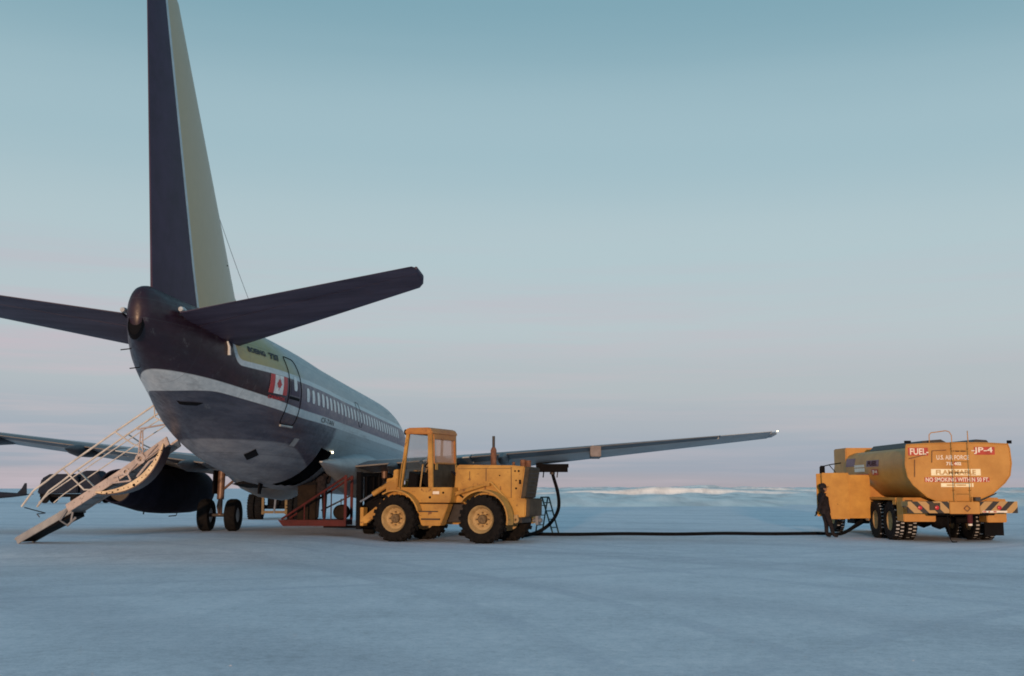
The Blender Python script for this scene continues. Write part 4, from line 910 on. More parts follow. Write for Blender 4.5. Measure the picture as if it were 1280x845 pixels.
    g = MB(); g.prism([(2.655, 1.7), (2.675, 1.7), (2.48, 3.05), (2.46, 3.05)], 'y', -.71, .71); g.build('windscreen', M['clear_glass'], root, smooth=False)
    g = MB(); g.prism([(1.80, 1.50), (2.66, 1.50), (2.60, 2.02), (1.80, 2.02)], 'y', -.79, -.75); g.build('far_door_panel', M['black'], root)
    # interior lining, and the deck plate behind the cab
    g = MB(); g.b2((1.75, -.70, 1.51), (2.64, .74, 1.54)); g.build('cab_floor', M['black'], root)
    # seat, steering wheel, levers
    g = MB(); g.prism([(1.78, 1.54), (1.76, 2.45), (1.90, 2.40), (1.98, 1.95), (2.26, 1.88), (2.28, 1.70), (2.10, 1.54)], 'y', -.30, .34); g.build('seat', M['black'], root, bevel=.04)
    g = MB(); c = Vector((2.12, 0, 2.22)); ring = [c + Vector((.20*math.cos(a)*.75, .22*math.sin(a), -.20*math.cos(a)*.55)) for a in [2*math.pi*k/20 for k in range(21)]]
    g.tube(ring, .018, 6); g.tube([c, (2.42, 0, 1.6)], .03, 6); g.build('steering_wheel', M['black'], root)
    g = MB(); g.prism([(2.66, 1.5), (2.60, 2.0), (2.32, 1.9), (2.36, 1.5)], 'y', -.45, .45); g.build('dashboard', M['black'], root, bevel=.02)
    g = MB()
    for y, x in ((.42, 2.25), (.50, 2.20), (.34, 2.3)): g.tube([(x, y, 1.5), (x-.08, y, 2.15)], .014, 6); g.lathe([(0, -.03), (.025, 0), (0, .03)], 8, Matrix.Translation((x-.08, y, 2.17)), 'z')
    g.build('control_lever', M['rim_cream'], root)
    g = MB(); g.lathe([(0, -.05), (.07, -.04), (.085, .03), (.08, .05), (0, .055)], 16, Matrix.Translation((2.62, .58, 3.12)), 'x'); g.build('work_lamp', M['black'], root)
    g = MB(); g.lathe([(0, -.05), (.07, -.04), (.085, .03), (.08, .05), (0, .055)], 16, Matrix.Translation((3.22, .55, 1.62)), 'x'); g.build('headlamp', M['grey_steel'], root)
    g = MB(); g.tube([(2.62, .86, 1.35), (2.66, .92, 1.55), (2.58, .92, 2.2), (2.56, .84, 2.35)], .016, 6); g.build('grab_rail', Y, root)
    g = MB(); g.tube([(1.62, .6, 1.45), (1.3, .62, 1.30), (1.0, .5, 1.36), (.8, .43, 1.20)], .028, 6); g.build('hydraulic_hose', M['black'], root)
    g = MB(); g.tube([(1.60, .3, 1.40), (1.3, .35, 1.18), (.9, .3, 1.25)], .028, 6); g.build('hydraulic_hose', M['black'], root)
    g = MB(); g.b2((1.38, .842, .62), (1.96, .90, .66)); g.b2((1.45, .842, .84), (2.05, .88, .87)); g.build('step_tread', M['dark_steel'], root)
    # front tower and lift arms
    g = MB(); g.prism([(2.82, 1.12), (2.78, 2.05), (2.93, 2.03), (2.95, 1.80), (3.16, 1.78), (3.18, 1.40), (3.0, 1.12)], 'y', .35, .78); g.build('front_tower', Y, root, bevel=.02)
    g = MB(); g.prism([(2.82, 1.12), (2.78, 2.05), (2.93, 2.03), (2.95, 1.80), (3.16, 1.78), (3.18, 1.40), (3.0, 1.12)], 'y', -.78, -.35); g.build('front_tower', Y, root, bevel=.02)
    for y in (.62, -.62):
        g = MB(); g.tube([(2.92, y+.1, 1.72), (3.62, y+.1, 1.34)], .075, 12); c_ = g.build('lift_cylinder', Y, root)
        g = MB(); g.tube([(3.60, y+.1, 1.35), (4.05, y+.1, 1.12)], .035, 10); g.build('cylinder_rod', M['chrome'], c_)
        g = MB(); g.prism([(2.98, 1.52), (3.45, 1.05), (4.05, .62), (4.08, .48), (3.85, .50), (3.35, .86), (2.9, 1.25)], 'y', y-.06, y+.06); g.build('lift_arm', Y, root, bevel=.01)
        g = MB(); g.lathe([(0, -.10), (.08, -.10), (.08, .10), (0, .10)], 14, Matrix.Translation((3.0, y, 1.46))); g.build('pivot_pin', M['dark_steel'], root)
    g = MB(); g.tube([(2.7, 0, 1.2), (3.4, .15, 1.25), (4.1, .1, .9)], .05, 8); g.tube([(3.2, .3, 1.2), (3.5, .33, 1.3), (3.9, .3, 1.15)], .02, 6); g.build('hydraulic_hose', M['black'], root)
    # fork mast, with black plates added to stand for the under-wing shade
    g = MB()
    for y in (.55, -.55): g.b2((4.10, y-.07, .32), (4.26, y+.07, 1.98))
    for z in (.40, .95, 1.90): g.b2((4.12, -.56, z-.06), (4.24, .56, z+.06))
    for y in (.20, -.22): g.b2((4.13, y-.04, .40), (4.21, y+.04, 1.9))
    g.b2((4.16, -.50, .55), (4.20, .12, 1.84)); g.b2((3.62, -.30, .75), (4.12, .25, 1.25)); g.b2((3.3, -.5, 1.35), (3.42, .3, 1.9)); g.build('fork_mast_shade_plates', M['black'], root, bevel=.008)
    g = MB(); g.b2((3.98, .42, .42), (4.09, .66, .95)); g.b2((3.98, -.66, .42), (4.09, -.42, .95)); g.build('mast_bracket', Y, root, bevel=.01)
    g = MB()
    for y in (.42, -.42): g.b2((4.27, y-.06, .34), (5.45, y+.06, .385)); g.b2((4.262, y-.06, .34), (4.31, y+.06, 1.0))
    g.build('fork_tine', M['black'], root)
    return root
build_loader()

# ================================================================== RED PLATFORM carried on the forks
def build_platform():
    root = empty('boarding_platform', (-5.8, 33.75, .385), (0, 0, R(-1)), 'red steel work platform with a sloping side rail, in front of the loader', 'work platform')
    P = M['red_paint']
    g = MB(); g.prism([(-1.05, .20), (-.90, .02), (.95, .02), (.95, .20)], 'y', -.55, -.48); g.prism([(-1.05, .20), (-.90, .02), (.95, .02), (.95, .20)], 'y', .60, .67)
    g.b2((-.9, -.48, .04), (-.84, .60, .16)); g.b2((.88, -.48, .04), (.94, .60, .16)); g.build('base_frame', P, root, bevel=.008)
    g = MB(); g.b2((-1.02, -.47, .165), (.93, .59, .19)); g.build('deck', M['dark_steel'], root)
    for y in (-.52, .63):
        g = MB(); g.b2((.88, y-.035, .2), (.96, y+.035, 1.50)); g.build('corner_post', P, root, bevel=.006)
        g = MB(); g.tube([(-.95, y, .22), (.92, y, 1.46)], .032, 8); g.build('sloping_rail', P, root)
        for x in (-.28, .30):
            zt = .22 + (x+.95)/1.87*1.24; g = MB(); g.tube([(x, y, .2), (x, y, zt)], .02, 6); g.build('rail_post', P, root)
    g = MB(); g.tube([(.0, .63, .45), (.9, .63, .90)], .025, 6); g.tube([(.60, .63, .2), (.60, .63, .80)], .018, 6); g.build('inner_brace', M['dark_steel'], root)
    c = empty('equipment_case', (-6.12, 33.9, .58), (0, 0, R(3)), 'tall dark brown equipment case behind the slope of the red rail', 'case')
    g = MB(); g.b2((-.27, -.25, .0), (.27, .25, 1.02)); g.build('case_body', M['case_brown'], c, bevel=.02)
    g = MB(); g.b2((-.28, -.26, 1.02), (.28, .26, 1.10)); g.build('lid', M['black'], c, bevel=.015)
    b = empty('drum', (-5.10, 33.95, .58), (0, 0, 0), 'small dark drum lying on the red work platform', 'drum')
    g = MB(); g.lathe([(0, -.28), (.21, -.28), (.22, -.26), (.22, -.1), (.205, -.09), (.205, .09), (.22, .1), (.22, .26), (.21, .28), (0, .28)], 24, Matrix.Translation((0, 0, .22))); g.build('drum_body', M['case_brown'], b)
    g = MB(); g.lathe([(.185, -.30), (.21, -.30), (.21, -.281), (.185, -.281), (.185, -.30)], 24, Matrix.Translation((0, 0, .22)), caps=False); g.build('drum_rim', M['black'], b)
build_platform()

# ================================================================== FUEL TRUCK
def build_truck():
    # local x forward (away from the camera), y left; origin on the ground below the rear axle pair
    root = empty('fuel_truck', (12.62, 32.9, 0), (0, 0, R(90)), 'yellow military fuel tanker with its cabinet doors swung open, seen from the rear', 'fuel truck')
    Y = M['truck_yellow']
    out = [(1.52, 2.62), (1.50, 2.72), (.75, 2.76), (0, 2.78), (-.75, 2.77), (-1.36, 2.74), (-1.40, 2.62), (-1.43, 2.2), (-1.37, 1.86), (-1.22, 1.66), (-.76, 1.27), (-.60, 1.15), (.72, 1.15), (.98, 1.26), (1.36, 1.60), (1.50, 1.82), (1.56, 2.15)]
    barrel = [(1.53, 2.30), (1.49, 2.46), (1.40, 2.58), (1.20, 2.66), (.6, 2.70), (-.6, 2.70), (-1.1, 2.66), (-1.28, 2.58), (-1.38, 2.46), (-1.41, 2.2), (-1.35, 1.86), (-1.20, 1.68), (-.74, 1.29), (-.56, 1.17), (.70, 1.17), (.95, 1.28), (1.33, 1.62), (1.48, 1.83), (1.54, 2.15)]
    g = MB(); g.prism(barrel, 'x', -1.12, 4.6); tank = g.build('tank', Y, root, bevel=.02, ang=30)
    g = MB(); g.prism(out, 'x', -1.19, -1.10); g.build('tank_head', Y, tank, bevel=.015, ang=30)
    # raised rim around the rear head + top walkway rail
    g = MB(); pts = [Vector((-1.20, p[0], p[1])) for p in out]; pts.append(pts[0]); pts.append(pts[1]); g.tube(pts, .018, 6, False); g.build('tank_rim', Y, tank)
    g = MB(); g.prism([(1.10, 2.68), (.95, 2.84), (.45, 2.88), (.10, 2.69)], 'x', -1.0, 3.4); g.prism([(-.30, 2.69), (-.55, 2.88), (-.85, 2.86), (-1.0, 2.67)], 'x', -1.0, 3.4); g.build('top_walkway', M['dark_steel'], tank)
    g = MB(); g.box((-1.16, 1.45, 2.80), (.10, .16, .07)); g.box((-1.16, -1.42, 2.80), (.10, .10, .09)); g.build('clearance_lamp', M['black'], tank)
    # writing on the rear head
    XR = -1.196
    def plate(y0, y1, z0, z1, m, name='sign_plate', x=None):
        x = XR if x is None else x; g = MB(); g.b2((x-.006, min(y0, y1), z0), (x+.004, max(y0, y1), z1)); return g.build(name, m, tank, smooth=False)
    def words(txt, yc, zc, w, h, m, bold=.03, x=None, name='lettering'):
        x = XR-.010 if x is None else x
        vs, fs = fit_text(txt, w, h, bold); g = MB(); g.add([(x, yc-v[0], zc+v[1]) for v in vs], fs); return g.build(name, m, tank, smooth=False)
    plate(1.46, .90, 2.42, 2.64, M['sign_red']); words('FUEL-', 1.15, 2.53, .52, .18, M['sign_white'], .02)
    plate(-.40, -.98, 2.44, 2.66, M['sign_red']); words('-JP-4', -.62, 2.555, .60, .19, M['sign_white'], .02)
    words('T.O. 36A1-1', .30, 2.56, .55, .055, M['letter_black'], .03) if False else None
    words('U.S. AIR FORCE', .215, 2.365, .92, .125, M['sign_white'], .02)
    plate(.22, .09, 2.14, 2.25, M['sign_red']); words('71L 402', .195, 2.19, .42, .095, M['sign_white'], .05)
    plate(.84, -.55, 1.86, 2.04, M['sign_cream']); words('FLAMMABLE', .145, 1.95, 1.12, .135, M['letter_tan'], .03)
    plate(1.03, -.79, 1.68, 1.81, M['sign_red']); words('NO SMOKING WITHIN 50 FT.', .115, 1.745, 1.78, .12, M['sign_white'], .02)
    plate(.58, -.33, 1.54, 1.645, M['sign_cream'])
    for y0, y1 in ((.42, .20), (.15, -.12)): plate(y0, y1, 1.575, 1.61, M['letter_tan'], x=XR-.004)
    for y0, y1 in ((.23, .18), (.13, .02), (-.02, -.16)): plate(y0, y1, 2.525, 2.565, M['letter_black'])
    # side signs (left side)
    def sp_(x0, x1, z0, z1, m, yo=1.53, name='side_sign'):
        # follow the bulged side: side is between y 1.50 and 1.56
        g = MB(); yy = lambda z: float(np.interp(z, [1.62, 1.83, 2.15, 2.30, 2.46], [1.33, 1.48, 1.54, 1.53, 1.49])) + .012
        g.add([(x0, yy(z0), z0), (x1, yy(z0), z0), (x1, yy(z1), z1), (x0, yy(z1), z1)], [(0, 1, 2, 3)]); return g.build(name, m, tank, smooth=False)
    mp_ = flat('faded_purple', (0.20, 0.09, 0.13), .5)
    sp_(1.15, 2.35, 2.16, 2.36, mp_); sp_(3.55, 4.5, 2.20, 2.46, mp_); sp_(1.3, 1.9, 1.90, 2.08, M['sign_red']); sp_(2.3, 3.55, 1.80, 1.95, M['sign_red'])
    sp_(2.55, 3.6, 2.02, 2.24, M['sign_white'])
    def swords(txt, xc, zc, w, h, m):
        vs, fs = fit_text(txt, w, h, .04); g = MB(); g.add([(xc-v[0], float(np.interp(zc+v[1], [1.62, 1.83, 2.15, 2.30, 2.46], [1.33, 1.48, 1.54, 1.53, 1.49]))+.02, zc+v[1]) for v in vs], fs); g.build('lettering', m, tank, smooth=False)
    swords('FUEL', 1.75, 2.26, .9, .15, M['red_paint']); swords('JP-4', 1.6, 1.99, .45, .13, M['sign_white'])
    # ladder on the rear head
    g = MB(); rr = .013
    for y in (.27, -.19):
        g.tube([(-1.42, y, 1.12), (-1.40, y, 1.5), (-1.34, y, 2.72), (-1.32, y, 3.02), (-1.24, y-.03, 3.10), (-.90, y-.17, 3.12), (-.80, y-.21, 3.04), (-.78, y-.22, 2.78)] if y < 0 else
               [(-1.42, y, 1.12), (-1.40, y, 1.5), (-1.34, y, 2.72), (-1.33, y, 2.98), (-1.31, y+.05, 3.08), (-1.28, y+.14, 3.11), (-1.22, y+.42, 3.07), (-1.20, y+.52, 3.06), (-1.18, y+.57, 3.0), (-1.17, y+.57, 2.78)], rr, 8)
    for k in range(5): g.tube([(-1.415+.014*k, .27, 1.35+.30*k), (-1.415+.014*k, -.19, 1.35+.30*k)], .007, 6)
    for y in (.27, -.19): g.tube([(-1.40, y, 1.45), (-1.19, y, 1.45)], .012, 6); g.tube([(-1.35, y, 2.6), (-1.19, y, 2.6)], .012, 6)
    g.build('rear_ladder', M['truck_yellow'], root)
    g = MB(); g.tube([(-1.26, 1.46, 2.33), (-1.26, 1.0, 2.44)], .012, 6); g.tube([(-1.24, 1.30, 2.30), (-1.24, 1.32, 1.82)], .010, 6); g.tube([(-1.24, .80, 2.55), (-1.24, .82, 2.22)], .010, 6); g.tube([(-1.24, .8, 2.55), (-1.24, .40, 2.57)], .01, 6)
    g.build('head_conduit', M['rust'], root)
    # chassis frame
    g = MB(); g.b2((-1.1, .30, .78), (7.6, .42, 1.02)); g.b2((-1.1, -.42, .78), (7.6, -.30, 1.02)); g.b2((-1.05, -1.0, 1.04), (.0, 1.0, 1.14)); g.b2((1.0, -1.0, 1.04), (5.0, 1.0, 1.14)); g.b2((2.8, -.9, .45), (4.2, .7, .95)); g.b2((4.6, -1.0, .5), (5.6, .4, 1.1)); g.build('chassis', M['black'], root, bevel=.01)
    g = MB(); 
    for x in (.6, 1.9): g.tube([(x, -1.1, .57), (x, 1.1, .57)], .09, 10); g.lathe([(0, -.3), (.2, -.2), (.27, 0), (.2, .2), (0, .3)], 16, Matrix.Translation((x, 0, .57)))
    g.tube([(6.9, -1.1, .57), (6.9, 1.1, .57)], .08, 10); g.build('axle', M['black'], root)
    # tandem dual wheels + front wheels; lug tread with packed snow
    def twheel(x, y, side, w=.30):
        Rw = .565; t = MB(); t.lathe([(Rw*.50, -w*.4), (Rw*.55, -w*.5), (Rw*.9, -w*.5), (Rw*.95, -w*.42), (Rw*.955, w*.42), (Rw*.9, w*.5), (Rw*.55, w*.5), (Rw*.50, w*.4)], 40, caps=False)
        to = t.build('wheel', M['snowy_tread'], root, loc=(x, y, Rw-.008))
        g = MB()
        for k in range(30):
            a = 2*math.pi*k/30
            for s_, q in ((1, 0), (-1, .5)):
                m = Matrix.Rotation(a+q*2*math.pi/30, 4, 'Y') @ Matrix.Translation((0, s_*w*.24, Rw*.965)); g.box((0, 0, 0), (.062, w*.42, .045)) if False else g.add([(-.03,-w*.21,-.03),(.03,-w*.21,-.03),(.03,w*.21,-.03),(-.03,w*.21,-.03),(-.026,-w*.21,.022),(.026,-w*.21,.022),(.026,w*.21,.022),(-.026,w*.21,.022)],[(0,3,2,1),(4,5,6,7),(0,1,5,4),(1,2,6,5),(2,3,7,6),(3,0,4,7)], m)
        g.build('tread_lug', M['rubber'], to)
        g = MB()
        for k in range(30):
            for s_, q in ((1, .5), (-1, 0)):
                if random.random() < .22: continue
                m = Matrix.Rotation(2*math.pi*(k+q)/30, 4, 'Y') @ Matrix.Translation((0, s_*w*.22, Rw*.953)); hw = .026*random.uniform(.5, 1.1)
                g.add([(-hw,-w*.17,-.03),(hw,-w*.17,-.03),(hw,w*.17,-.03),(-hw,w*.17,-.03),(-hw*.8,-w*.15,.014),(hw*.8,-w*.15,.014),(hw*.8,w*.15,.014),(-hw*.8,w*.15,.014)],[(0,3,2,1),(4,5,6,7),(0,1,5,4),(1,2,6,5),(2,3,7,6),(3,0,4,7)], m)
        g.build('packed_snow', M['tread_snow'], to)
        g = MB(); s = side; g.lathe([(0, -s*.03), (Rw*.34, -s*.03), (Rw*.46, s*.07), (Rw*.52, s*.12), (Rw*.52, -s*.1), (0, -s*.1)], 28); g.lathe([(0, s*.08), (Rw*.14, s*.08), (Rw*.18, s*.02), (Rw*.18, -s*.04), (0, -s*.04)], 16); g.build('rim', M['rim_cream'], to)
        return to
    for x in (.60, 1.90):
        for sg in (1, -1):
            twheel(x, sg*1.34, sg); twheel(x, sg*.98, sg)
    twheel(6.9, 1.22, 1); twheel(6.9, -1.22, -1)
    # fenders: box behind the rear wheels, arch above
    g = MB(); g.b2((-.62, .55, .56), (-.06, 1.47, 1.24)); g.build('rear_locker', Y, root, bevel=.02)
    g = MB(); g.b2((-.06, 1.00, 1.16), (2.75, 1.50, 1.235)); g.b2((-.04, 1.38, 1.03), (.25, 1.485, 1.16)); g.b2((2.42, 1.1, .5), (2.75, 1.50, 1.16)); g.build('wheel_arch', Y, root, bevel=.015)
    g = MB(); g.b2((-.62, -1.47, .54), (-.06, -.9, 1.2)); g.build('rear_locker', Y, root, bevel=.02)
    g = MB(); g.b2((-.05, -1.50, 1.16), (2.75, -1.00, 1.235)); g.build('wheel_arch', Y, root, bevel=.015)
    g = MB(); g.b2((-.30, -1.50, .16), (-.27, -.95, .54)); g.build('mud_flap', M['black'], root)
    # louvres / gauge panel beside the arch
    g = MB(); g.b2((-.632, 1.20, 1.02), (-.622, 1.42, 1.17)); g.build('vent_panel', M['dark_panel'], root)
    # rear bumper beam
    g = MB(); g.b2((-1.50, .50, .82), (-1.42, 1.64, 1.14)); bl = g.build('bumper', M['stripe_l'], root, smooth=False)
    g = MB(); g.b2((-1.50, -1.40, .82), (-1.42, -.36, 1.14)); br = g.build('bumper', M['stripe_r'], root, smooth=False)
    g = MB(); g.b2((-1.52, -.35, .80), (-1.40, .49, 1.13)); c_ = g.build('bumper_centre', Y, root, bevel=.015)
    g = MB(); g.tube([(-1.53, .10, .95), (-1.56, .02, 1.03), (-1.56, -.06, .95), (-1.56, .02, .87), (-1.53, .10, .95)], .014, 6); g.build('tow_ring', M['rust'], c_)
    g = MB(); g.b2((-1.512, .75, .90), (-1.503, 1.05, 1.10)); g.build('licence_plate', M['dark_panel'], bl)
    g = MB()
    g.b2((-1.1, .9, .95), (-1.0, 1.5, 1.05)); g.b2((-1.42, 1.35, .92), (-.6, 1.45, 1.02)); g.b2((-1.42, -1.35, .92), (-.6, -1.25, 1.02)); g.build('bumper_bracket', Y, root)
    for y in (1.32, .85, -.88):
        g = MB(); g.lathe([(0, -.03), (.055, -.02), (.06, .02), (0, .02)], 14, Matrix.Translation((-1.53, y, .97)), 'x'); g.build('tail_lamp', M['tail_lamp'], root)
    g = MB(); g.b2((-1.512, -1.10, .835), (-1.503, -.42, .885)); rw = g.build('warning_strip', M['sign_white'], br)
    g = MB()
    for a, b_ in ((-.52, -.43), (-.62, -.58), (-.80, -.72)): g.b2((-1.516, min(a, b_), .845), (-1.513, max(a, b_), .875))
    g.build('strip_marking', M['sign_red'], rw)
    g = MB(); g.b2((-1.46, 1.1, .98), (-1.38, 1.75, 1.02)); g.b2((-1.3, 1.50, 1.0), (-.7, 1.56, 1.14)); g.build('side_bracket', M['stripe_l'], root)
    g = MB(); g.b2((-1.2, -.55, 1.0), (-1.1, .70, 1.14)); g.b2((-1.19, -.9, .75), (-.9, .9, .99)); g.build('rear_pump', M['black'], root, bevel=.02)
    g = MB(); g.b2((-1.48, -.40, 1.16), (-1.2, -.25, 1.26)); g.tube([(-1.45, -.4, 1.16), (-1.2, -.95, 1.36)], .02, 6); g.build('tank_brace', M['dark_steel'], root)
    # red cylinder hanging, chain to the ground
    g = MB(); g.lathe([(0, .52), (.05, .52), (.075, .56), (.075, .80), (0, .82)], 16, Matrix.Translation((-1.2, -.18, 0)), 'z'); e = g.build('extinguisher', M['red_paint'], root)
    g = MB(); g.lathe([(0, .46), (.06, .47), (.06, .52), (0, .53)], 12, Matrix.Translation((-1.2, -.18, 0)), 'z'); g.build('extinguisher_cap', M['sign_white'], e)
    g = MB(); g.tube([(-1.35, .50, .80), (-1.36, .49, .45), (-1.38, .47, .12), (-1.40, .42, .03), (-1.42, .30, .03)], .016, 6); g.build('earthing_chain', M['black'], root)
    # lower cabinet (pump compartment) in front of the wheels, open doors and cab
    g = MB(); g.prism([(1.47, .56), (1.47, 1.42), (1.25, 1.62), (-1.3, 1.62), (-1.47, 1.4), (-1.47, .56)], 'x', 2.80, 3.9); g.build('pump_cabinet', Y, root, bevel=.02)
    g = MB(); g.b2((2.30, 1.46, .58), (2.34, 2.15, 1.92)); d1 = g.build('cabinet_door', M['door_yellow'], root, bevel=.015)
    g = MB(); g.b2((2.22, 2.14, .56), (2.27, 2.98, 1.98)); d2 = g.build('cabinet_door', M['door_yellow'], root, bevel=.015)
    g = MB(); g.b2((2.46, 2.74, .64), (2.50, 3.09, 1.96)); d3 = g.build('door_leaf', M['door_yellow'], root, bevel=.015)
    g = MB(); g.b2((2.448, 2.78, 1.50), (2.458, 2.90, 1.86)); g.build('door_sign', M['sign_red'], d3)
    g = MB(); g.b2((2.44, 2.80, 1.56), (2.447, 2.88, 1.62)); g.b2((2.44, 2.80, 1.70), (2.447, 2.88, 1.76)); g.build('sign_strip', M['sign_white'], d3)
    g = MB(); g.b2((4.62, -1.35, 1.3), (6.0, 1.50, 2.84)); g.build('meter_box', Y, root, bevel=.03)
    g = MB(); g.prism([(6.05, .6), (6.05, 2.35), (7.0, 2.38), (7.45, 1.75), (8.2, 1.6), (8.25, .62)], 'y', -1.2, 1.2); g.build('cab', Y, root, bevel=.05)
    g = MB(); g.b2((6.3, 1.195, 1.7), (6.95, 1.21, 2.25)); g.b2((6.3, -1.21, 1.7), (6.95, -1.195, 2.25)); g.build('cab_window', M['black'], root)
    g = MB(); g.b2((5.2, 1.48, 2.05), (5.22, 1.50, 2.3)) ; g.tube([(5.2, 1.45, 2.36), (5.15, 1.85, 2.30), (5.1, 2.22, 2.22)], .018, 6); g.tube([(5.12, 1.92, 2.28), (5.1, 1.62, 1.92)], .014, 6); g.tube([(5.1, 2.24, 2.22), (5.1, 2.25, 1.85)], .016, 6)
    mr = g.build('mirror_bracket', M['black'], root)
    g = MB(); g.b2((5.06, 2.08, 1.98), (5.12, 2.24, 2.26)); g.build('mirror', M['black'], mr, bevel=.02)
    g = MB(); g.tube([(4.3, .9, .5), (3.6, 1.9, .08)], .03, 6); g.b2((4.6, .8, .35), (5.4, 1.3, .9)); g.build('under_cabinet_pump', M['black'], root)
    return root
build_truck()

# ================================================================== HOSE, LADDER
def spline(pts, n=10):
    P = [Vector(p) for p in pts]; P = [P[0]*2-P[1]] + P + [P[-1]*2-P[-2]]; out = []
    for i in range(1, len(P)-2):
        for k in range(n):
            t = k/n; a, b, c, d = P[i-1], P[i], P[i+1], P[i+2]
            out.append(.5*((2*b)+(-a+c)*t+(2*a-5*b+4*c-d)*t*t+(-a+3*b-3*c+d)*t**3))
    out.append(P[-2]); return out
def build_hose():
    # starboard panel at local (8.05, .6, 2.15)
    w = AIR.matrix_basis @ Vector((8.05, .5, 2.18))
    bottomY = 37.2
    pts = [tuple(w), (w.x+.02, w.y, w.z-.25), (w.x+.17, w.y-.1, 1.35), (w.x+.17, w.y-.4, .85), (w.x-.10, w.y-.9, .42), (w.x-.55, w.y-1.2, .14), (w.x-1.1, w.y-1.5, .055), (-.6, 37.4, .05), (-1.5, 36.9, .05), (-1.6, 36.35, .05), (-.8, 36.15, .05),
           (0.6, 36.35, .05), (2.0, 36.15, .05), (3.6, 36.7, .05), (5.2, 36.35, .05), (6.9, 36.95, .05), (8.3, 36.6, .05), (9.9, 36.95, .05), (10.6, 36.5, .07), (11.2, 36.2, .5)]
    g = MB(); g.tube(spline(pts, 8), .055, 10); h = g.build('fuel_hose', M['hose']); tag(h, 'long black refuelling hose hanging from the wing and lying on the snow to the tanker', 'hose')
    g = MB(); g.tube([(w.x, w.y, w.z-.02), (w.x, w.y, w.z-.22)], .085, 12); g.tube([(w.x-.14, w.y, w.z-.12), (w.x+.14, w.y, w.z-.12)], .018, 6); g.build('hose_coupling', M['dark_steel'], h)
build_hose()
def build_ladder():
    r = empty('stepladder', (1.13, 37.6, 0), (0, 0, 0), 'dark green A-frame stepladder standing on the snow under the wing', 'stepladder')
    g = MB()
    g.tube([(-.36, -.25, 0), (-.17, 0, 1.20)], .024, 6); g.tube([(-.13, .30, 0), (.06, .05, 1.20)], .024, 6)
    for k in range(3): z = .3+.32*k; g.tube([(-.36+.19*z/1.2, -.25+.25*z/1.2, z), (-.13+.19*z/1.2, .30-.25*z/1.2, z)], .016, 6)
    g.build('step_frame', M['green_ladder'], r)
    g = MB(); g.tube([(.22, -.25, 0), (-.13, 0, 1.20)], .026, 6); g.tube([(.43, .25, 0), (.10, .02, 1.20)], .026, 6)
    for k in range(4): z = .22+.27*k; g.tube([(.22-.35*z/1.2, -.25+.25*z/1.2, z), (.43-.33*z/1.2, .25-.23*z/1.2, z)], .018, 6)
    g.build('step_frame', M['green_ladder'], r)
    g = MB(); g.b2((-.19, -.05, 1.19), (.11, .09, 1.23)); g.build('top_cap', M['green_ladder'], r, bevel=.01)
build_ladder()

# ================================================================== YELLOW SERVICE CART behind the belly
def build_cart():
    r = empty('service_truck', (-11.6, 55.5, 0), (0, 0, R(2)), 'dull yellow framed service truck with dual tyres, seen under the belly', 'service truck')
    for sx in (-1, 1):
        for k in (0, 1):
            g = MB(); Rw = .60; x = sx*(1.12 - .36*k)
            g.lathe(wheel_prof(Rw, .32, .28), 30, Matrix.Translation((x, 0, Rw)), 'x')
            for q in range(26): g.add([(-.15,-.03,-.02),(.15,-.03,-.02),(.15,.03,-.02),(-.15,.03,-.02),(-.15,-.02,.03),(.15,-.02,.03),(.15,.02,.03),(-.15,.02,.03)],[(0,3,2,1),(4,5,6,7),(0,1,5,4),(1,2,6,5),(2,3,7,6),(3,0,4,7)], Matrix.Translation((x, 0, Rw)) @ Matrix.Rotation(2*math.pi*q/26, 4, 'X') @ Matrix.Translation((0, 0, Rw)))
            t = g.build('wheel', M['rubber'], r); g = MB(); g.lathe([(0, -.12), (.28, -.13), (.28, .13), (0, .12)], 20, Matrix.Translation((x, 0, Rw)), 'x'); g.build('rim', M['yellow_dull'], t)
    g = MB(); g.b2((-.56, -.62, .25), (-.44, -.5, 1.9)); g.b2((.56, -.62, .25), (.68, -.5, 1.9)); g.b2((-.56, -.6, .30), (.68, -.52, .42)); g.b2((-.9, -.5, 1.5), (.9, 3.5, 1.75)); g.build('frame', M['yellow_dull'], r, bevel=.01)
    g = MB(); g.b2((-1.3, -.45, 1.75), (1.3, 3.6, 2.9)); g.build('body', M['yellow_dull'], r, bevel=.05)
    g = MB(); g.tube([(-1.2, 0, .6), (1.2, 0, .6)], .1, 10); g.b2((-.4, .1, .5), (.5, 3.4, 1.45)); g.build('axle', M['black'], r)
    g = MB(); g.tube([(.05, -.6, .3), (.15, -.6, 1.5)], .05, 8); g.build('hose_pipe', M['grey_steel'], r)
build_cart()

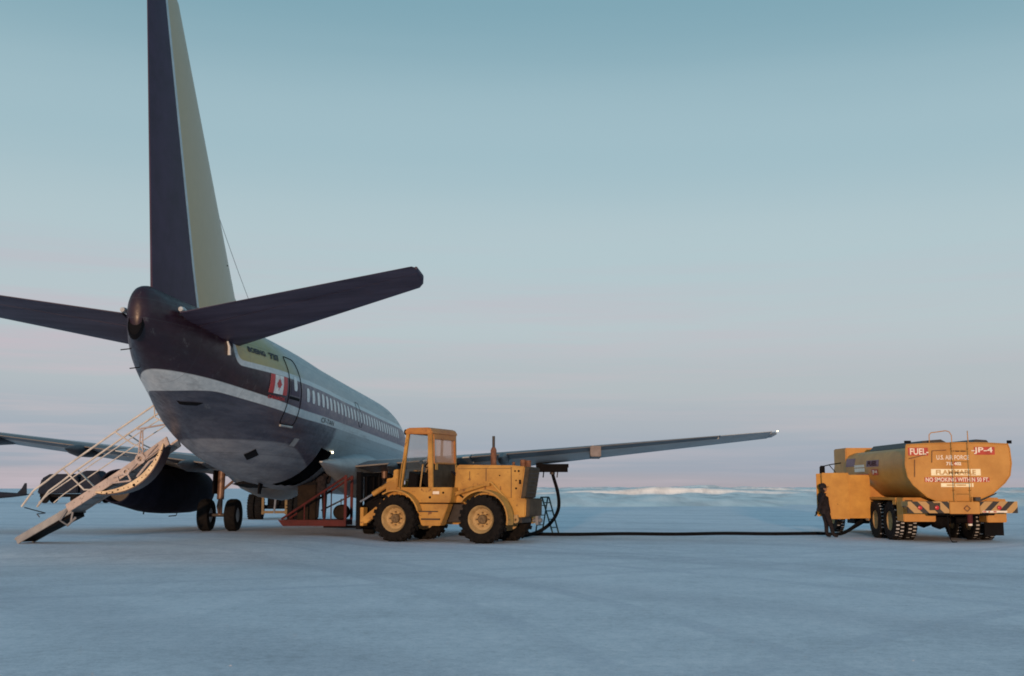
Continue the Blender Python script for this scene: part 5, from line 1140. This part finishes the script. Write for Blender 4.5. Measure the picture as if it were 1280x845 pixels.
# ================================================================== PEOPLE
def skinned(name, joints, edges, radii, mat_, parent, sub=2, root=0):
    me = bpy.data.meshes.new(name); me.from_pydata(joints, edges, []); o = bpy.data.objects.new(name, me); COL.objects.link(o)
    sk = o.modifiers.new('s', 'SKIN'); sk.use_smooth_shade = True; ss = o.modifiers.new('b', 'SUBSURF'); ss.levels = sub; ss.render_levels = sub
    for i, v in enumerate(me.skin_vertices[0].data): v.radius = radii[i] if isinstance(radii[i], tuple) else (radii[i], radii[i]); v.use_root = (i == root)
    bpy.context.view_layer.update()
    m2 = bpy.data.meshes.new_from_object(o.evaluated_get(bpy.context.evaluated_depsgraph_get())); bpy.data.objects.remove(o)
    for p in m2.polygons: p.use_smooth = True
    m2.materials.clear(); m2.materials.append(mat_); q = bpy.data.objects.new(name, m2); COL.objects.link(q); q.parent = parent; return q
def person(loc, rz, label, J, hat=True, scale=1.0):
    """J: joint dict in local metres, x = forward, y = left"""
    r = empty('person', loc, (0, 0, rz), label, 'person'); r.scale = (scale,)*3
    names = ['pel', 'waist', 'chest', 'neck', 'hd0', 'hd1', 'shL', 'elL', 'wrL', 'shR', 'elR', 'wrR', 'hpL', 'knL', 'anL', 'toL', 'hpR', 'knR', 'anR', 'toR']
    rad = dict(pel=(.17, .13), waist=(.16, .125), chest=(.20, .14), neck=(.065, .065), hd0=(.08, .09), hd1=(.095, .105), shL=.095, elL=.068, wrL=.048, shR=.095, elR=.068, wrR=.048, hpL=.115, knL=.08, anL=.062, toL=(.05, .045), hpR=.115, knR=.08, anR=.062, toR=(.05, .045))
    E_ = [('pel', 'waist'), ('waist', 'chest'), ('chest', 'neck'), ('neck', 'hd0'), ('hd0', 'hd1'), ('chest', 'shL'), ('shL', 'elL'), ('elL', 'wrL'), ('chest', 'shR'), ('shR', 'elR'), ('elR', 'wrR'), ('pel', 'hpL'), ('hpL', 'knL'), ('knL', 'anL'), ('anL', 'toL'), ('pel', 'hpR'), ('hpR', 'knR'), ('knR', 'anR'), ('anR', 'toR')]
    body = skinned('body', [J[n] for n in names], [(names.index(a), names.index(b)) for a, b in E_], [rad[n] for n in names], M['cloth'], r)
    # face, hat, mitts
    h = Vector(J['hd1']); f = Vector(J.get('face', (1, 0, 0))).normalized(); u = Vector((0, 0, 1)); s = u.cross(f).normalized()
    Mf = Matrix((( f.x, s.x, u.x, h.x), (f.y, s.y, u.y, h.y), (f.z, s.z, u.z, h.z), (0, 0, 0, 1)))
    def ell(c, d, n=14):
        g = MB(); pr = [(math.sin(math.pi*k/n), -math.cos(math.pi*k/n)) for k in range(n+1)]; pr[0] = (0.001, -1); pr[-1] = (0.001, 1)
        g.lathe(pr, 20, Mf @ Matrix.Translation(c) @ Matrix.Diagonal((d[0], d[1], d[2], 1)), 'z'); return g
    fc = ell((.035, 0, -.03), (.085, .075, .115)); fc.build('face', M['skin'], body)
    ns = ell((.122, 0, -.03), (.018, .014, .024), 8); ns.build('nose', M['skin'], body)
    for sg in (-1, 1): ell((.108, sg*.032, .0), (.012, .014, .009), 8).build('eye', M['letter_black'], body); ell((.0, sg*.085, -.03), (.02, .012, .032), 8).build('ear', M['skin'], body)
    ell((.112, 0, -.085), (.010, .026, .007), 8).build('mouth', M['red_paint'], body)
    hc = ell((-.01, 0, .045), (.125, .115, .11)); hc.lathe([(.001, -.006), (.15, -.004), (.15, .006), (.001, .008)], 20, Mf @ Matrix.Translation((.05, 0, .03)) @ Matrix.Diagonal((1.05, .8, 1, 1)), 'z'); hc.build('hat', M['cloth'], body)
    # jacket skirt so the torso reads as a heavy parka
    p = Vector(J['pel']); c = Vector(J['chest']); g = MB(); ax = (c-p)
    g.tube([p - ax*.28, p, p.lerp(c, .5), c, c + ax*.16], [.165, .175, .165, .175, .11], 16); g.build('parka', M['cloth'], body)
    for a, b in (('elL', 'wrL'), ('elR', 'wrR')):
        w = Vector(J[b]); d = (w - Vector(J[a])).normalized(); sd_ = d.cross(Vector((1, 0, .2))).normalized(); cu = d.cross(sd_).normalized()
        js = [w, w + d*.09]; ed = [(0, 1)]; ra = [.034, .040]
        for k, (o, L) in enumerate(((-.030, .062), (-.010, .074), (.011, .070), (.030, .056))):
            i = len(js); js += [w + d*.10 + sd_*o, w + d*(.10+L*.5) + sd_*o*1.15 + cu*.008, w + d*(.10+L) + sd_*o*1.15 + cu*.026]; ed += [(1, i), (i, i+1), (i+1, i+2)]; ra += [.012, .011, .009]
        i = len(js); js += [w + d*.03 + sd_*-.045, w + d*.075 + sd_*-.072 + cu*.02]; ed += [(0, i), (i, i+1)]; ra += [.014, .011]
        skinned('glove', [tuple(q) for q in js], ed, ra, M['black'], body, 1)
    return r
# man beside the tanker: stands with a hand trailing behind him, leaning into the open cabinet
J = dict(pel=(0, 0, .88), waist=(-.02, 0, 1.04), chest=(-.05, 0, 1.27), neck=(-.07, 0, 1.44), hd0=(-.05, 0, 1.50), hd1=(-.04, 0, 1.60), shL=(-.07, .19, 1.36), elL=(.12, .24, 1.12), wrL=(.36, .16, 1.08),
         shR=(-.10, -.19, 1.35), elR=(-.26, -.25, 1.08), wrR=(-.36, -.24, .84), hpL=(.0, .10, .84), knL=(.08, .11, .48), anL=(.08, .11, .08), toL=(.24, .12, .05), hpR=(.0, -.10, .84), knR=(.12, -.11, .46), anR=(.22, -.11, .08), toR=(.38, -.11, .05))
person((9.66, 34.98, 0), R(8), 'person in dark winter parka and brimmed hat standing at the open tanker cabinet', J, scale=.95)
J2 = dict(pel=(0, 0, .90), waist=(0, 0, 1.06), chest=(.02, 0, 1.30), neck=(.03, 0, 1.47), hd0=(.05, 0, 1.53), hd1=(.06, 0, 1.63), shL=(.02, .19, 1.39), elL=(.05, .25, 1.12), wrL=(.22, .22, .98),
          shR=(.02, -.19, 1.39), elR=(.12, -.24, 1.14), wrR=(.34, -.15, 1.12), hpL=(0, .10, .86), knL=(.03, .11, .48), anL=(-.02, .11, .08), toL=(.14, .12, .05), hpR=(0, -.10, .86), knR=(.05, -.11, .48), anR=(.0, -.11, .08), toR=(.16, -.12, .05))
person((-5.72, 33.85, .577), R(100), 'person in dark clothes standing on the red work platform under the open cargo hatch', J2, scale=.98)

# ================================================================== FAR THINGS on the left
def build_far():
    # light aircraft, tail to the right
    r = empty('light_aircraft', (-54.4, 118, 0), (0, 0, R(4)), 'small dark light aircraft parked far off at the left edge', 'light aircraft')
    g = MB(); rings = []
    for x, w, z, h in ((-4.3, .12, .75, .12), (-3.9, .36, .75, .30), (-2.5, .45, .80, .40), (-.8, .48, .82, .44), (.6, .40, .80, .36), (2.2, .25, .82, .24), (3.6, .10, .86, .10), (3.9, .02, .88, .03)):
        rings += [(x, w*math.cos(2*math.pi*k/16), z + h*math.sin(2*math.pi*k/16)) for k in range(16)]
    n = 16; fs = [(i*n+j, i*n+(j+1) % n, (i+1)*n+(j+1) % n, (i+1)*n+j) for i in range(7) for j in range(n)] + [tuple(range(n)), tuple(range(7*n, 8*n))]
    g.add(rings, fs); g.build('fuselage', M['far_dark'], r)
    g = MB(); g.prism([(2.6, .9), (3.15, 1.55), (3.40, 2.05), (3.60, 2.05), (3.66, .9)], 'y', -.05, .05); g.build('fin', M['far_dark'], r)
    g = MB(); g.b2((3.0, -1.4, .86), (3.9, 1.4, .92)); g.build('stabilizer', M['far_dark'], r)
    g = MB(); g.b2((-2.4, -5.2, .62), (-.9, 5.2, .76)); g.build('wing', M['far_dark'], r, bevel=.03)
    for x, y in ((-3.4, 0), (-1.4, 1.5), (-1.4, -1.5)):
        g = MB(); g.lathe(wheel_prof(.24, .16, .1), 16, Matrix.Translation((x, y, .24))); g.tube([(x, y, .24), (x, y*.9, .8)], .05, 6); g.build('wheel', M['rubber'], r)
    # parked tank lorry / dark vehicle behind the stairs
    r = empty('dark_lorry', (-44.2, 116, 0), (0, 0, R(-3)), 'dark heavy lorry parked far behind the airliner stairs', 'lorry')
    g = MB(); g.prism([(-4.1, .95), (-3.7, 2.5), (-2.9, 2.95), (-.4, 2.98), (.1, 2.6), (.1, 1.0)], 'y', -1.2, 1.2); g.build('cargo_body', M['far_dark'], r, bevel=.12)
    g = MB(); g.prism([(.35, .9), (.35, 3.05), (.75, 3.3), (1.9, 3.3), (2.4, 2.6), (2.9, 1.6), (2.95, .8)], 'y', -1.15, 1.15); g.build('cab', M['far_dark'], r, bevel=.10)
    g = MB(); g.b2((-4.1, -.5, .62), (3.5, .5, .95)); g.build('chassis', M['black'], r)
    g = MB(); g.b2((3.0, -1.1, .55), (3.5, 1.1, 1.0)); g.build('bumper', M['far_dark'], r, bevel=.05)
    for x in (-3.3, -.2, .9, 2.2):
        for y in (-1, 1):
            g = MB(); g.lathe(wheel_prof(.46, .3, .2), 18, Matrix.Translation((x, y, .46))); g.build('wheel', M['rubber'], r)
build_far()
bpy.context.view_layer.update()
